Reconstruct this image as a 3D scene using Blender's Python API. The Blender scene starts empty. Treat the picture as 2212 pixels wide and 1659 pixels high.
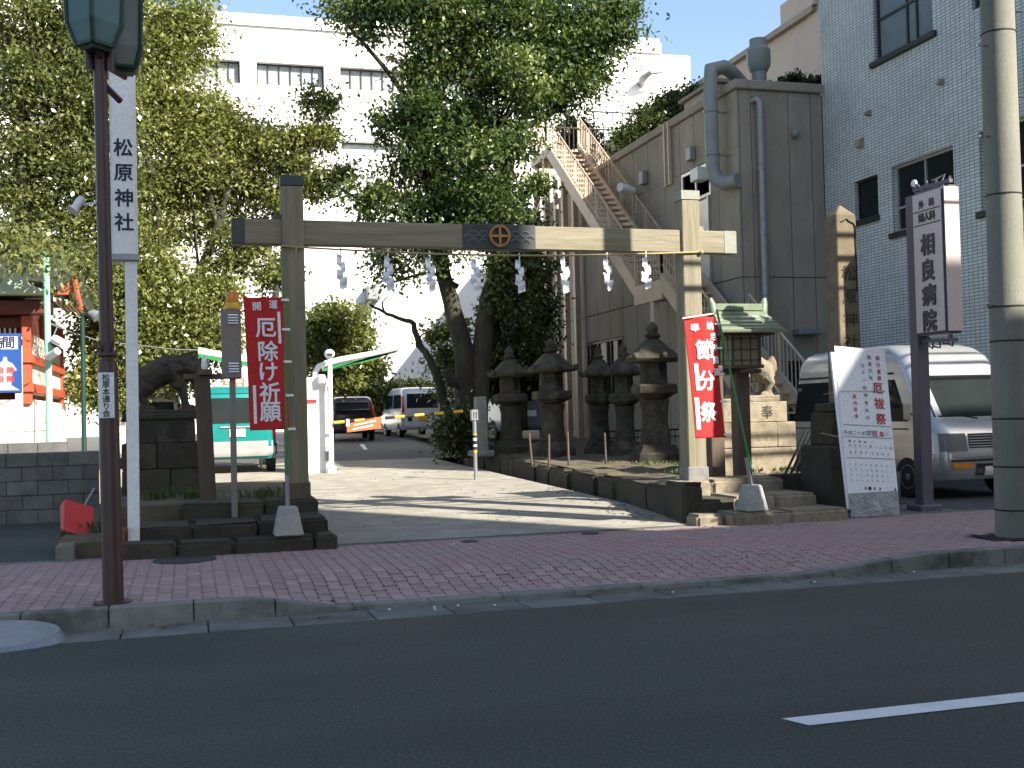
import bpy, bmesh, math, random
import numpy as np
from mathutils import Matrix, Vector
random.seed(7); RN = np.random.default_rng(11)
SC = bpy.context.scene; COL = SC.collection
R = math.radians
# ------------------------------------------------------------------ camera, world, sun, exposure
F = 2448.; CX = 1106.; CY = 829.5; H = 1.5
YAW = R(16); PIT = R(1.5); ROLL = R(1.4)
fw = np.array([math.sin(YAW)*math.cos(PIT), math.cos(YAW)*math.cos(PIT), math.sin(PIT)])
r0 = np.array([math.cos(YAW), -math.sin(YAW), 0]); u0 = np.cross(r0, fw)
rt = r0*math.cos(ROLL) - u0*math.sin(ROLL); up = u0*math.cos(ROLL) + r0*math.sin(ROLL)
cam = bpy.data.cameras.new('camera'); camo = bpy.data.objects.new('camera', cam); COL.objects.link(camo)
camo.matrix_world = Matrix(((rt[0], up[0], -fw[0], 0), (rt[1], up[1], -fw[1], 0), (rt[2], up[2], -fw[2], H), (0, 0, 0, 1)))
cam.sensor_width = 36; cam.lens = 36*F/2212; cam.clip_end = 3000; cam.clip_start = .05
SC.camera = camo
SUN_AZ = R(37); SUN_EL = R(36)
SC.world = bpy.data.worlds.new('World'); SC.world.use_nodes = True
wn = SC.world.node_tree; bg = wn.nodes['Background']
sky = wn.nodes.new('ShaderNodeTexSky'); sky.sky_type = 'NISHITA'; sky.sun_disc = False
sky.sun_elevation = SUN_EL; sky.sun_rotation = math.pi - SUN_AZ
sky.air_density = 1.0; sky.dust_density = 1.5; sky.ozone_density = 1.1
wn.links.new(sky.outputs[0], bg.inputs[0]); bg.inputs[1].default_value = .1
sl = bpy.data.lights.new('sun', 'SUN'); sl.energy = 5.0; sl.angle = R(.5); sl.color = (1, .94, .84)
so = bpy.data.objects.new('sun', sl); COL.objects.link(so)
sdir = Vector((math.sin(SUN_AZ)*math.cos(SUN_EL), -math.cos(SUN_AZ)*math.cos(SUN_EL), math.sin(SUN_EL)))
so.rotation_euler = (-sdir).to_track_quat('-Z', 'Y').to_euler(); so.location = (20, -20, 30)
SC.view_settings.view_transform = 'Standard'; SC.view_settings.look = 'None'
SC.view_settings.gamma = 1; SC.view_settings.exposure = 1.5
SC.cycles.max_bounces = 6; SC.cycles.transparent_max_bounces = 6

# pixel -> place (pixels of the photograph seen at 2212 x 1659)
CAM = np.array([0, 0, H])
def ray(x, y): return fw + rt*(x-CX)/F - up*(y-CY)/F
def PZ(x, y, z): d = ray(x, y); return CAM + d*(z-H)/d[2]
def PY(x, y, yy): d = ray(x, y); return CAM + d*yy/d[1]
def PX(x, y, xx): d = ray(x, y); return CAM + d*xx/d[0]
def drive(y): return .15 + .018*max(0, min(y, 60)-12)

# ------------------------------------------------------------------ materials
def S(r, g, b):
    f = lambda c: (c/255/12.92 if c/255 <= .04045 else ((c/255+.055)/1.055)**2.4)
    return (f(r), f(g), f(b), 1)
MATS = {}
def nodes(name):
    m = bpy.data.materials.new(name); m.use_nodes = True; MATS[name] = m
    return m, m.node_tree, m.node_tree.nodes['Principled BSDF']
def ramp(nt, fac, stops):
    r = nt.nodes.new('ShaderNodeValToRGB'); e = r.color_ramp.elements
    while len(e) < len(stops): e.new(.5)
    for i, (p, c) in enumerate(stops): e[i].position = p; e[i].color = c
    nt.links.new(fac, r.inputs[0]); return r.outputs[0]
def noise(nt, scale, detail=4, rough=.6, vec=None):
    n = nt.nodes.new('ShaderNodeTexNoise'); n.inputs['Scale'].default_value = scale
    n.inputs['Detail'].default_value = detail; n.inputs['Roughness'].default_value = rough
    if vec is not None: nt.links.new(vec, n.inputs['Vector'])
    return n.outputs['Fac']
def coords(nt, scale=(1, 1, 1), kind='Object'):
    tc = nt.nodes.new('ShaderNodeTexCoord'); mp = nt.nodes.new('ShaderNodeMapping')
    mp.inputs['Scale'].default_value = scale; nt.links.new(tc.outputs[kind], mp.inputs[0]); return mp.outputs[0]
def mixc(nt, fac, a, b, mode='MIX'):
    m = nt.nodes.new('ShaderNodeMix'); m.data_type = 'RGBA'; m.blend_type = mode
    for sock, val in ((m.inputs[0], fac), (m.inputs[6], a), (m.inputs[7], b)):
        if hasattr(val, 'is_linked'): nt.links.new(val, sock)
        else: sock.default_value = val
    return m.outputs[2]
def bump(nt, bs, h, strength=.3, dist=.02):
    b = nt.nodes.new('ShaderNodeBump'); b.inputs['Strength'].default_value = strength; b.inputs['Distance'].default_value = dist
    nt.links.new(h, b.inputs['Height']); nt.links.new(b.outputs[0], bs.inputs['Normal'])
def sc(c, k): return (c[0]*k, c[1]*k, c[2]*k, 1)
def pm(name, c, c2=None, scale=6., rough=.75, bmp=.2, fine=60., stretch=(1, 1, 1), metal=0., spread=.25, rnd=0., dist=.01, spec=.5, dirt=None, dirtscale=1.5):
    """two-tone noise material with fine relief; rnd = brightness change from piece to piece"""
    m, nt, bs = nodes(name); v = coords(nt, stretch)
    if c2 is None: c2 = sc(c, .7)
    n1 = noise(nt, scale, 6, .65, v); n2 = noise(nt, fine, 3, .7, v)
    col = ramp(nt, n1, [(.5-spread, c2), (.5+spread, c)])
    col = mixc(nt, .35, col, ramp(nt, n2, [(.3, (.35, .35, .35, 1)), (.7, (1, 1, 1, 1))]), 'MULTIPLY')
    if dirt is not None:
        n3 = noise(nt, dirtscale, 8, .7, v); d = nt.nodes.new('ShaderNodeMapRange')
        d.inputs[1].default_value = .48; d.inputs[2].default_value = .66; nt.links.new(n3, d.inputs[0])
        col = mixc(nt, d.outputs[0], col, dirt)
    if rnd:
        oi = nt.nodes.new('ShaderNodeObjectInfo'); k = nt.nodes.new('ShaderNodeMapRange')
        k.inputs[3].default_value = 1-rnd; k.inputs[4].default_value = 1+rnd*.6; nt.links.new(oi.outputs['Random'], k.inputs[0])
        cb = nt.nodes.new('ShaderNodeCombineColor')
        for i in range(3): nt.links.new(k.outputs[0], cb.inputs[i])
        col = mixc(nt, 1., col, cb.outputs[0], 'MULTIPLY')
    nt.links.new(col, bs.inputs['Base Color'])
    bs.inputs['Roughness'].default_value = rough; bs.inputs['Metallic'].default_value = metal
    bs.inputs['Specular IOR Level'].default_value = spec
    if bmp: bump(nt, bs, n2, bmp, dist)
    return m
def plain(name, c, rough=.5, metal=0., bmp=0., spec=.5, var=.12, scale=3.):
    return pm(name, c, sc(c, 1-var*2.2), scale=scale, rough=rough, metal=metal, bmp=bmp, spec=spec, fine=40, spread=.3)

def asphalt_mat():
    m, nt, bs = nodes('asphalt'); v = coords(nt); vs = coords(nt, (.12, 1., 1.))
    a = noise(nt, 55, 4, .75, v); b = noise(nt, 230, 2, .6, v); p = noise(nt, .35, 5, .6, v); w = noise(nt, 1.1, 5, .6, vs)
    col = ramp(nt, a, [(.28, (.02, .023, .0185, 1)), (.5, (.05, .057, .045, 1)), (.7, (.115, .125, .1, 1))])
    col = mixc(nt, .6, col, ramp(nt, p, [(.35, (.72, .72, .72, 1)), (.65, (1.15, 1.15, 1.12, 1))]), 'MULTIPLY')
    col = mixc(nt, .7, col, ramp(nt, w, [(.35, (.8, .8, .8, 1)), (.62, (1.1, 1.1, 1.1, 1))]), 'MULTIPLY')
    vo = nt.nodes.new('ShaderNodeTexVoronoi'); vo.inputs['Scale'].default_value = 26; nt.links.new(v, vo.inputs['Vector'])
    sp = nt.nodes.new('ShaderNodeMapRange'); sp.inputs[1].default_value = .1; sp.inputs[2].default_value = .06; nt.links.new(vo.outputs['Distance'], sp.inputs[0])
    sel = nt.nodes.new('ShaderNodeMath'); sel.operation = 'GREATER_THAN'; sel.inputs[1].default_value = .8
    sx = nt.nodes.new('ShaderNodeSeparateColor'); nt.links.new(vo.outputs['Color'], sx.inputs[0]); nt.links.new(sx.outputs[0], sel.inputs[0])
    mu = nt.nodes.new('ShaderNodeMath'); mu.operation = 'MULTIPLY'; nt.links.new(sp.outputs[0], mu.inputs[0]); nt.links.new(sel.outputs[0], mu.inputs[1])
    nt.links.new(mixc(nt, mu.outputs[0], col, (.16, .16, .15, 1)), bs.inputs['Base Color']); bs.inputs['Roughness'].default_value = .8; bs.inputs['Specular IOR Level'].default_value = .3
    bump(nt, bs, b, .5, .006); return m
asph = asphalt_mat()
lot_asph = pm('lot_asphalt', (.075, .073, .07, 1), (.05, .05, .05, 1), scale=1.2, rough=.9, bmp=.4, fine=120, dist=.006)
gutc = pm('gutter_concrete', (.2, .205, .18, 1), (.1, .103, .09, 1), scale=2.5, rough=.9, bmp=.3, fine=90, rnd=.2, dirt=(.06, .06, .05, 1), dirtscale=1.2)
kerbm = pm('kerb_stone', (.26, .265, .235, 1), (.14, .14, .12, 1), scale=4, rough=.9, bmp=.3, fine=80, rnd=.15, dirt=(.07, .065, .055, 1), dirtscale=2.2)
pave = pm('paver_pink', (.43, .285, .265, 1), (.3, .19, .175, 1), scale=9, rough=.88, bmp=.25, fine=160, rnd=.18, dist=.003, dirt=(.3, .24, .215, 1), dirtscale=1.1)
jointm = pm('joint_sand', (.05, .045, .04, 1), scale=8, rough=.95)
drivem = pm('drive_concrete', (.36, .335, .27, 1), (.22, .2, .165, 1), scale=3.2, rough=.92, bmp=.5, fine=38, dist=.012, spread=.18, dirt=(.2, .18, .14, 1), dirtscale=1.2)
earth = pm('bed_earth', (.16, .125, .08, 1), (.06, .046, .03, 1), scale=2.5, rough=.95, bmp=.6, fine=40, dist=.02, dirt=(.08, .09, .03, 1), dirtscale=1.4)
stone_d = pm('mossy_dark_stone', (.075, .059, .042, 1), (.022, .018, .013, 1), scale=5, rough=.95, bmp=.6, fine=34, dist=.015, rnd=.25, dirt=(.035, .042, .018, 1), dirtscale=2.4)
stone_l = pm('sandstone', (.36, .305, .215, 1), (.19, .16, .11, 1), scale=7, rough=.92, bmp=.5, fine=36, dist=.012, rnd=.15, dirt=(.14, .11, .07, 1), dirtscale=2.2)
stone_s = pm('lantern_stone', (.06, .045, .031, 1), (.016, .012, .009, 1), scale=7, rough=.95, bmp=.6, fine=30, dist=.015, dirt=(.07, .075, .045, 1), dirtscale=3.)
stele_m = pm('stele_stone', (.24, .19, .12, 1), (.11, .085, .055, 1), scale=6, rough=.92, bmp=.35, fine=45, dirt=(.12, .1, .06, 1), dirtscale=1.6)
granite = pm('bollard_stone', (.26, .25, .23, 1), (.15, .145, .13, 1), scale=8, rough=.9, bmp=.4, fine=60)
block_m = pm('concrete_block', (.17, .172, .158, 1), (.075, .077, .07, 1), scale=2.2, rough=.95, bmp=.5, fine=55, rnd=.15, dist=.008, dirt=(.07, .07, .065, 1), dirtscale=2.)
wood = pm('weathered_timber', (.33, .29, .2, 1), (.14, .12, .08, 1), scale=14, rough=.85, bmp=.6, fine=45, stretch=(1, 1, .07), dist=.01, dirt=(.15, .15, .075, 1), dirtscale=5., spread=.3)
woodx = pm('weathered_beam_timber', (.34, .3, .21, 1), (.15, .13, .09, 1), scale=14, rough=.85, bmp=.6, fine=45, stretch=(.07, 1, 1), dist=.01, dirt=(.17, .15, .085, 1), dirtscale=5., spread=.3)
wood_dk = pm('dark_timber', (.13, .095, .065, 1), (.07, .05, .035, 1), scale=7, rough=.85, bmp=.4, fine=38, stretch=(1, 1, .1))
copper_dk = pm('dark_copper_cap', (.075, .08, .08, 1), (.04, .045, .045, 1), scale=9, rough=.6, bmp=.15, metal=.3)
copper_lt = pm('weathered_metal_cap', (.28, .28, .23, 1), (.18, .18, .15, 1), scale=9, rough=.6, bmp=.15, metal=.2)
gold = pm('aged_brass', (.55, .3, .12, 1), (.38, .2, .08, 1), scale=12, rough=.45, metal=.6, bmp=.1)
wave_m = plain('wave_relief', (.25, .26, .27, 1), .6)
rope_m = pm('straw_rope', (.45, .34, .16, 1), (.3, .22, .1, 1), scale=30, rough=.95)
paper = plain('white_paper', (.85, .86, .88, 1), .8, var=.03)
red_cloth = pm('red_cloth', (.56, .02, .018, 1), (.44, .014, .014, 1), scale=3, rough=.85, bmp=.1, fine=120)
white_ink = plain('white_print', (.82, .82, .82, 1), .8, var=.02)
black_ink = plain('black_print', (.012, .012, .014, 1), .7, var=.02)
navy_ink = plain('navy_print', (.012, .016, .05, 1), .6, var=.02)
red_ink = plain('red_print', (.5, .03, .03, 1), .7, var=.05)
purple_ink = plain('dark_purple_letter', (.06, .045, .07, 1), .5, var=.1)
green_pole = plain('green_coated_pole', (.02, .25, .06, 1), .4)
mint = pm('mint_paint', (.28, .66, .42, 1), (.24, .56, .36, 1), scale=5, rough=.45, bmp=.05)
dkgreen = plain('dark_green_paint', (.012, .045, .03, 1), .5)
brownpole = pm('brown_paint', (.075, .034, .028, 1), (.05, .022, .019, 1), scale=4, rough=.45, bmp=.05, dirt=(.06, .035, .03, 1))
whitepaint = pm('white_paint', (.85, .85, .83, 1), (.76, .76, .74, 1), scale=2.5, rough=.5, bmp=.03, fine=30)
graysteel = pm('galvanised_steel', (.33, .34, .35, 1), (.24, .25, .26, 1), scale=6, rough=.45, metal=.5, bmp=.05)
cone_conc = pm('weight_concrete', (.38, .38, .34, 1), (.26, .26, .23, 1), scale=6, rough=.9, bmp=.4, fine=50)
util_m = pm('pole_concrete', (.24, .235, .185, 1), (.15, .148, .115, 1), scale=2, rough=.8, bmp=.2, fine=60, stretch=(1, 1, .4))
blackm = plain('black_rubber', (.012, .012, .012, 1), .8)
beige_box = pm('taupe_enamel', (.22, .19, .165, 1), (.18, .155, .135, 1), scale=4, rough=.5, bmp=.04)
amber = plain('amber_plastic', (.8, .26, .02, 1), .2, var=.1)
orange = plain('orange_board', (.8, .13, .03, 1), .6)
yellow = plain('yellow_paint', (.8, .45, .02, 1), .5)
bluep = plain('blue_sign_paint', (.012, .07, .3, 1), .45)
redpl = plain('red_plastic', (.6, .025, .015, 1), .45)
cream_st = pm('cream_painted_steel', (.6, .47, .34, 1), (.5, .38, .28, 1), scale=3, rough=.55, bmp=.08, fine=30, dirt=(.42, .3, .2, 1), dirtscale=1.2)
concp = pm('concrete_panel', (.4, .345, .265, 1), (.31, .27, .21, 1), scale=1.6, rough=.9, bmp=.25, fine=45, stretch=(1, 1, .45), rnd=.07, dirt=(.25, .215, .165, 1), dirtscale=1.4)
conc_joint = plain('panel_joint', (.24, .21, .17, 1), .9)
duct = pm('grey_duct_paint', (.3, .32, .3, 1), (.22, .235, .22, 1), scale=3, rough=.5, bmp=.08)
beige_wall = pm('beige_wall', (.54, .45, .37, 1), (.47, .39, .32, 1), scale=.8, rough=.9, bmp=.15)
white_wall = pm('white_wall', (.88, .87, .84, 1), (.82, .81, .78, 1), scale=.5, rough=.9, bmp=.1)
frame_dk = plain('dark_bronze_frame', (.05, .05, .048, 1), .5, metal=.3)
alu = plain('aluminium_frame', (.6, .6, .58, 1), .4, metal=.5)
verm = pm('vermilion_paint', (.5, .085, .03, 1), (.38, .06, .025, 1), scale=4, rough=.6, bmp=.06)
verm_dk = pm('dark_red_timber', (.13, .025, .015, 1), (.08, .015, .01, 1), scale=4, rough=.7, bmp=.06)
plaster = pm('shrine_plaster', (.72, .64, .55, 1), (.62, .54, .46, 1), scale=2, rough=.9, bmp=.1)
patina = pm('copper_patina', (.42, .5, .38, 1), (.3, .38, .28, 1), scale=4, rough=.6, bmp=.1)
patina_dk = pm('dark_patina_roof', (.025, .04, .028, 1), (.014, .022, .016, 1), scale=3, rough=.7, bmp=.15)
lroof = pm('green_roof_metal', (.22, .26, .17, 1), (.13, .165, .105, 1), scale=5, rough=.4, bmp=.06)
shoji = plain('lantern_paper', (.33, .28, .2, 1), .9)
bark = pm('bark', (.042, .032, .022, 1), (.011, .008, .006, 1), scale=9, rough=.95, bmp=.8, fine=26, stretch=(1, 1, .25), dist=.03, dirt=(.05, .055, .028, 1), dirtscale=1.6)
bark_lt = pm('pale_bark', (.075, .062, .04, 1), (.014, .011, .008, 1), scale=9, rough=.95, bmp=.8, fine=26, stretch=(1, 1, .25), dist=.03, dirt=(.06, .065, .03, 1), dirtscale=1.6)
twig = plain('grey_twig', (.14, .11, .085, 1), .9)
shadeb = pm('street_facade', (.62, .58, .5, 1), scale=.6, rough=.9)
chrome = plain('chrome', (.7, .7, .72, 1), .15, metal=1.)
tyre_m = plain('tyre', (.02, .02, .02, 1), .85)
rim_m = plain('wheel_rim', (.45, .46, .47, 1), .35, metal=.7)
iron = plain('cast_iron', (.07, .065, .06, 1), .7, metal=.4, bmp=.2)
bagm = pm('silver_film', (.33, .36, .36, 1), (.2, .22, .22, 1), scale=9, rough=.3, bmp=.8, fine=14, dist=.04)
terr = plain('terracotta', (.3, .11, .05, 1), .9)
signpink = pm('pinkish_enamel', (.68, .56, .52, 1), (.6, .49, .46, 1), scale=3, rough=.5, bmp=.03)
signpurple = pm('purple_grey_enamel', (.12, .1, .125, 1), (.09, .075, .1, 1), scale=3, rough=.5, bmp=.05)
soil = pm('black_soil', (.012, .011, .01, 1), scale=20, rough=.95, bmp=.6, fine=60)
marking = pm('road_paint', (.8, .8, .76, 1), (.68, .68, .65, 1), scale=12, rough=.8, bmp=.2, fine=120, dirt=(.56, .56, .54, 1), dirtscale=6)
plate_g = plain('white_plate', (.85, .85, .8, 1), .5, var=.03)
plate_y = plain('yellow_plate', (.75, .45, .02, 1), .5, var=.03)
taill = plain('red_lens', (.55, .02, .012, 1), .15)
lamp_lens = plain('headlight_lens', (.2, .21, .21, 1), .1)
def carpaint(name, c, metal=.3, rough=.28):
    m, nt, bs = nodes(name); v = coords(nt); n = noise(nt, 2.5, 4, .6, v)
    nt.links.new(ramp(nt, n, [(.3, sc(c, .86)), (.7, c)]), bs.inputs['Base Color'])
    bs.inputs['Roughness'].default_value = rough; bs.inputs['Metallic'].default_value = metal
    bs.inputs['Coat Weight'].default_value = .5; bs.inputs['Coat Roughness'].default_value = .08; return m
cp_white = carpaint('white_car_paint', (.62, .62, .6, 1), .1)
cp_silver = carpaint('silver_car_paint', (.5, .5, .49, 1), .5)
cp_teal = carpaint('teal_car_paint', (.006, .2, .18, 1), .2)
cp_maroon = carpaint('maroon_car_paint', (.05, .012, .014, 1), .2)
cp_dark = carpaint('dark_car_paint', (.06, .06, .065, 1), .4)
cp_blue = carpaint('blue_grey_car_paint', (.16, .2, .225, 1), .3)
def glass(name, c=(.02, .025, .025, 1), rough=.04, alpha=.55):
    m, nt, bs = nodes(name); v = coords(nt); n = noise(nt, 3, 3, .5, v)
    nt.links.new(ramp(nt, n, [(.3, sc(c, .8)), (.7, c)]), bs.inputs['Base Color'])
    bs.inputs['Roughness'].default_value = rough; bs.inputs['Specular IOR Level'].default_value = .06; return m
glass_d = glass('dark_window_glass'); glass_w = glass('curtained_window_glass', (.32, .35, .36, 1), .25)
glass_b = glass('blue_grey_pane', (.2, .24, .25, 1), .15); glass_r = glass('rippled_lamp_glass', (.25, .28, .26, 1), .35)
glass_t = glass('teal_lamp_glass', (.12, .2, .2, 1), .15)
# mosaic-tiled facade
def tile_mat():
    m, nt, bs = nodes('grey_mosaic_tile'); tc = nt.nodes.new('ShaderNodeTexCoord')
    sp = nt.nodes.new('ShaderNodeSeparateXYZ'); nt.links.new(tc.outputs['Object'], sp.inputs[0])
    cb = nt.nodes.new('ShaderNodeCombineXYZ'); ad = nt.nodes.new('ShaderNodeMath'); ad.operation = 'ADD'
    nt.links.new(sp.outputs[0], ad.inputs[0]); nt.links.new(sp.outputs[1], ad.inputs[1])
    nt.links.new(ad.outputs[0], cb.inputs[0]); nt.links.new(sp.outputs[2], cb.inputs[1])
    b = nt.nodes.new('ShaderNodeTexBrick'); nt.links.new(cb.outputs[0], b.inputs[0])
    b.inputs['Scale'].default_value = 1; b.inputs['Brick Width'].default_value = .13; b.inputs['Row Height'].default_value = .062
    b.inputs['Mortar Size'].default_value = .0075; b.inputs['Mortar Smooth'].default_value = .2; b.offset = 0.
    b.inputs['Color1'].default_value = (.72, .74, .71, 1); b.inputs['Color2'].default_value = (.6, .62, .6, 1); b.inputs['Mortar'].default_value = (.19, .19, .18, 1)
    n = noise(nt, .7, 6, .6, tc.outputs['Object'])
    nt.links.new(mixc(nt, .5, b.outputs['Color'], ramp(nt, n, [(.3, (.42, .42, .4, 1)), (.7, (1, 1, 1, 1))]), 'MULTIPLY'), bs.inputs['Base Color'])
    bs.inputs['Roughness'].default_value = .35
    bp = nt.nodes.new('ShaderNodeBump'); bp.invert = True; bp.inputs['Distance'].default_value = .01; bp.inputs['Strength'].default_value = .6
    nt.links.new(b.outputs['Fac'], bp.inputs['Height']); nt.links.new(bp.outputs[0], bs.inputs['Normal']); return m
tilem = tile_mat()
def leaf_mat(name, dark, mid, light, rough=.42, trans=.35):
    m, nt, bs = nodes(name); at = nt.nodes.new('ShaderNodeAttribute'); at.attribute_name = 'tint'
    col = ramp(nt, at.outputs['Fac'], [(0, dark), (.5, mid), (1, light)])
    nt.links.new(col, bs.inputs['Base Color']); bs.inputs['Roughness'].default_value = rough
    tr = nt.nodes.new('ShaderNodeBsdfTranslucent'); nt.links.new(mixc(nt, 1., col, (1.3, 1.35, .55, 1), 'MULTIPLY'), tr.inputs[0])
    mx = nt.nodes.new('ShaderNodeMixShader'); mx.inputs[0].default_value = trans
    nt.links.new(bs.outputs[0], mx.inputs[1]); nt.links.new(tr.outputs[0], mx.inputs[2])
    nt.links.new(mx.outputs[0], nt.nodes['Material Output'].inputs[0]); return m
lf_camphor = leaf_mat('camphor_leaf', (.014, .032, .01, 1), (.06, .1, .028, 1), (.25, .28, .1, 1), .18, .25)
lf_olive = leaf_mat('olive_leaf', (.06, .08, .022, 1), (.165, .19, .055, 1), (.33, .32, .12, 1), .26)
lf_dark = leaf_mat('dark_evergreen_leaf', (.02, .035, .012, 1), (.05, .075, .022, 1), (.11, .13, .045, 1), .3)
lf_mid = leaf_mat('sunlit_evergreen_leaf', (.035, .052, .016, 1), (.115, .14, .042, 1), (.27, .26, .1, 1), .26)
lf_grass = leaf_mat('grass_blade', (.04, .07, .015, 1), (.08, .12, .03, 1), (.14, .17, .05, 1))

# ------------------------------------------------------------------ mesh helpers
class MB:
    def __init__(s): s.v = []; s.f = []
    def add(s, vs, fs):
        o = len(s.v); s.v += [tuple(map(float, p)) for p in vs]; s.f += [tuple(i+o for i in f) for f in fs]; return s
    def box(s, c, d, rz=0, taper=1., tilt=None):
        x, y, z = d[0]/2, d[1]/2, d[2]/2; vs = []
        for k, t in ((-z, 1), (z, taper)):
            for a, b in ((-x, -y), (x, -y), (x, y), (-x, y)): vs.append((a*t, b*t, k))
        M = Matrix.Rotation(rz, 3, 'Z')
        if tilt: M = M @ Matrix.Rotation(tilt[1], 3, tilt[0])
        vs = [M @ Vector(p) for p in vs]
        return s.add([(p[0]+c[0], p[1]+c[1], p[2]+c[2]) for p in vs], [(0, 3, 2, 1), (4, 5, 6, 7), (0, 1, 5, 4), (1, 2, 6, 5), (2, 3, 7, 6), (3, 0, 4, 7)])
    def b2(s, x0, x1, y0, y1, z0, z1): return s.box(((x0+x1)/2, (y0+y1)/2, (z0+z1)/2), (x1-x0, y1-y0, z1-z0))
    def prism(s, pts, axis, a, b):
        n = len(pts); vs = []
        for k in (a, b):
            for p, q in pts: vs.append({'x': (k, p, q), 'y': (p, k, q), 'z': (p, q, k)}[axis])
        fs = [tuple(range(n))[::-1], tuple(range(n, 2*n))] + [(i, (i+1) % n, n+(i+1) % n, n+i) for i in range(n)]
        return s.add(vs, fs)
    def tube(s, path, r, n=8, cap=True):
        path = [Vector(p) for p in path]; rs = r if hasattr(r, '__len__') else [r]*len(path); vs = []; u = None
        for i, p in enumerate(path):
            t = (path[min(i+1, len(path)-1)] - path[max(i-1, 0)]).normalized()
            if u is None: u = t.orthogonal().normalized()
            u = (u - t*u.dot(t)).normalized(); w = t.cross(u)
            for k in range(n):
                a = 2*math.pi*k/n; vs.append(p + (u*math.cos(a) + w*math.sin(a))*rs[i])
        fs = []
        for i in range(len(path)-1):
            for k in range(n): fs.append((i*n+k, i*n+(k+1) % n, (i+1)*n+(k+1) % n, (i+1)*n+k))
        if cap: fs += [tuple(range(n))[::-1], tuple(range((len(path)-1)*n, len(path)*n))]
        return s.add(vs, fs)
    def lathe(s, prof, n=16, c=(0, 0, 0), ph=0., axis='z'):
        vs = []
        for r, z in prof:
            for k in range(n):
                a = ph + 2*math.pi*k/n; p = (r*math.cos(a), r*math.sin(a), z)
                if axis == 'x': p = (z, p[0], p[1])
                if axis == 'y': p = (p[0], z, p[1])
                vs.append((p[0]+c[0], p[1]+c[1], p[2]+c[2]))
        fs = [(i*n+k, i*n+(k+1) % n, (i+1)*n+(k+1) % n, (i+1)*n+k) for i in range(len(prof)-1) for k in range(n)]
        fs += [tuple(range(n))[::-1], tuple(range((len(prof)-1)*n, len(prof)*n))]
        return s.add(vs, fs)
    def grid(s, fn, nu, nv):
        vs = [fn(i/nu, j/nv) for j in range(nv+1) for i in range(nu+1)]
        return s.add(vs, [(j*(nu+1)+i, j*(nu+1)+i+1, (j+1)*(nu+1)+i+1, (j+1)*(nu+1)+i) for j in range(nv) for i in range(nu)])
    def ball(s, c, r, n=10, m=7):
        rr = r if hasattr(r, '__len__') else (r, r, r)
        vs = [(c[0]+rr[0]*math.sin(math.pi*j/m)*math.cos(2*math.pi*i/n), c[1]+rr[1]*math.sin(math.pi*j/m)*math.sin(2*math.pi*i/n), c[2]+rr[2]*math.cos(math.pi*j/m)) for j in range(1, m) for i in range(n)]
        fs = [((j)*n+i, (j+1)*n+i, (j+1)*n+(i+1) % n, j*n+(i+1) % n) for j in range(m-2) for i in range(n)]
        t = len(vs); vs += [(c[0], c[1], c[2]+rr[2]), (c[0], c[1], c[2]-rr[2])]
        fs += [(t, i, (i+1) % n) for i in range(n)] + [(t+1, (m-2)*n+(i+1) % n, (m-2)*n+i) for i in range(n)]
        return s.add(vs, fs)
    def mesh(s, name, bevel=0., smooth=None, jitter=0., seg=1, sub=0):
        me = bpy.data.meshes.new(name); me.from_pydata(s.v, [], s.f)
        b = bmesh.new(); b.from_mesh(me); bmesh.ops.recalc_face_normals(b, faces=b.faces)
        if sub: bmesh.ops.subdivide_edges(b, edges=b.edges[:], cuts=sub, use_grid_fill=True)
        if bevel:
            es = [e for e in b.edges if len(e.link_faces) == 2 and e.calc_face_angle(0) > .5]
            bmesh.ops.bevel(b, geom=es, offset=bevel, segments=seg, affect='EDGES', clamp_overlap=True)
        if jitter:
            for v in b.verts: v.co += Vector((random.uniform(-1, 1), random.uniform(-1, 1), random.uniform(-1, 1)))*jitter
        b.to_mesh(me); b.free()
        if smooth is not None:
            for p in me.polygons: p.use_smooth = True
            if smooth < 180: me.set_sharp_from_angle(angle=R(smooth))
        return me
    def build(s, name, mat, parent=None, local=False, **k):
        return link(name, s.mesh(name, **k), mat, parent, local)
def link(name, me, mat, parent=None, local=False):
    o = bpy.data.objects.new(name, me); COL.objects.link(o)
    if mat is not None and not me.materials: me.materials.append(mat)
    if parent is not None:
        o.parent = parent
        if not local: o.matrix_parent_inverse = WM(parent).inverted()
    return o
def WM(o):
    m = Matrix.LocRotScale(o.location, o.rotation_euler, o.scale)
    return WM(o.parent) @ o.matrix_parent_inverse @ m if o.parent else m
def tag(o, label, cat, group=None, kind=None):
    if label: o['label'] = label
    if cat: o['category'] = cat
    if group: o['group'] = group
    if kind: o['kind'] = kind
    return o
def thing(name, label, cat, loc=(0, 0, 0), rz=0, group=None):
    o = bpy.data.objects.new(name, None); COL.objects.link(o); o.empty_display_size = .2
    o.location = loc; o.rotation_euler = (0, 0, rz); return tag(o, label, cat, group)
def struct(o): o['kind'] = 'structure'; return o
def copy_tree(o, parent=None):
    c = o.copy(); COL.objects.link(c)
    if parent is not None: c.parent = parent
    for ch in o.children: copy_tree(ch, c)
    return c
_tc = {}
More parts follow.
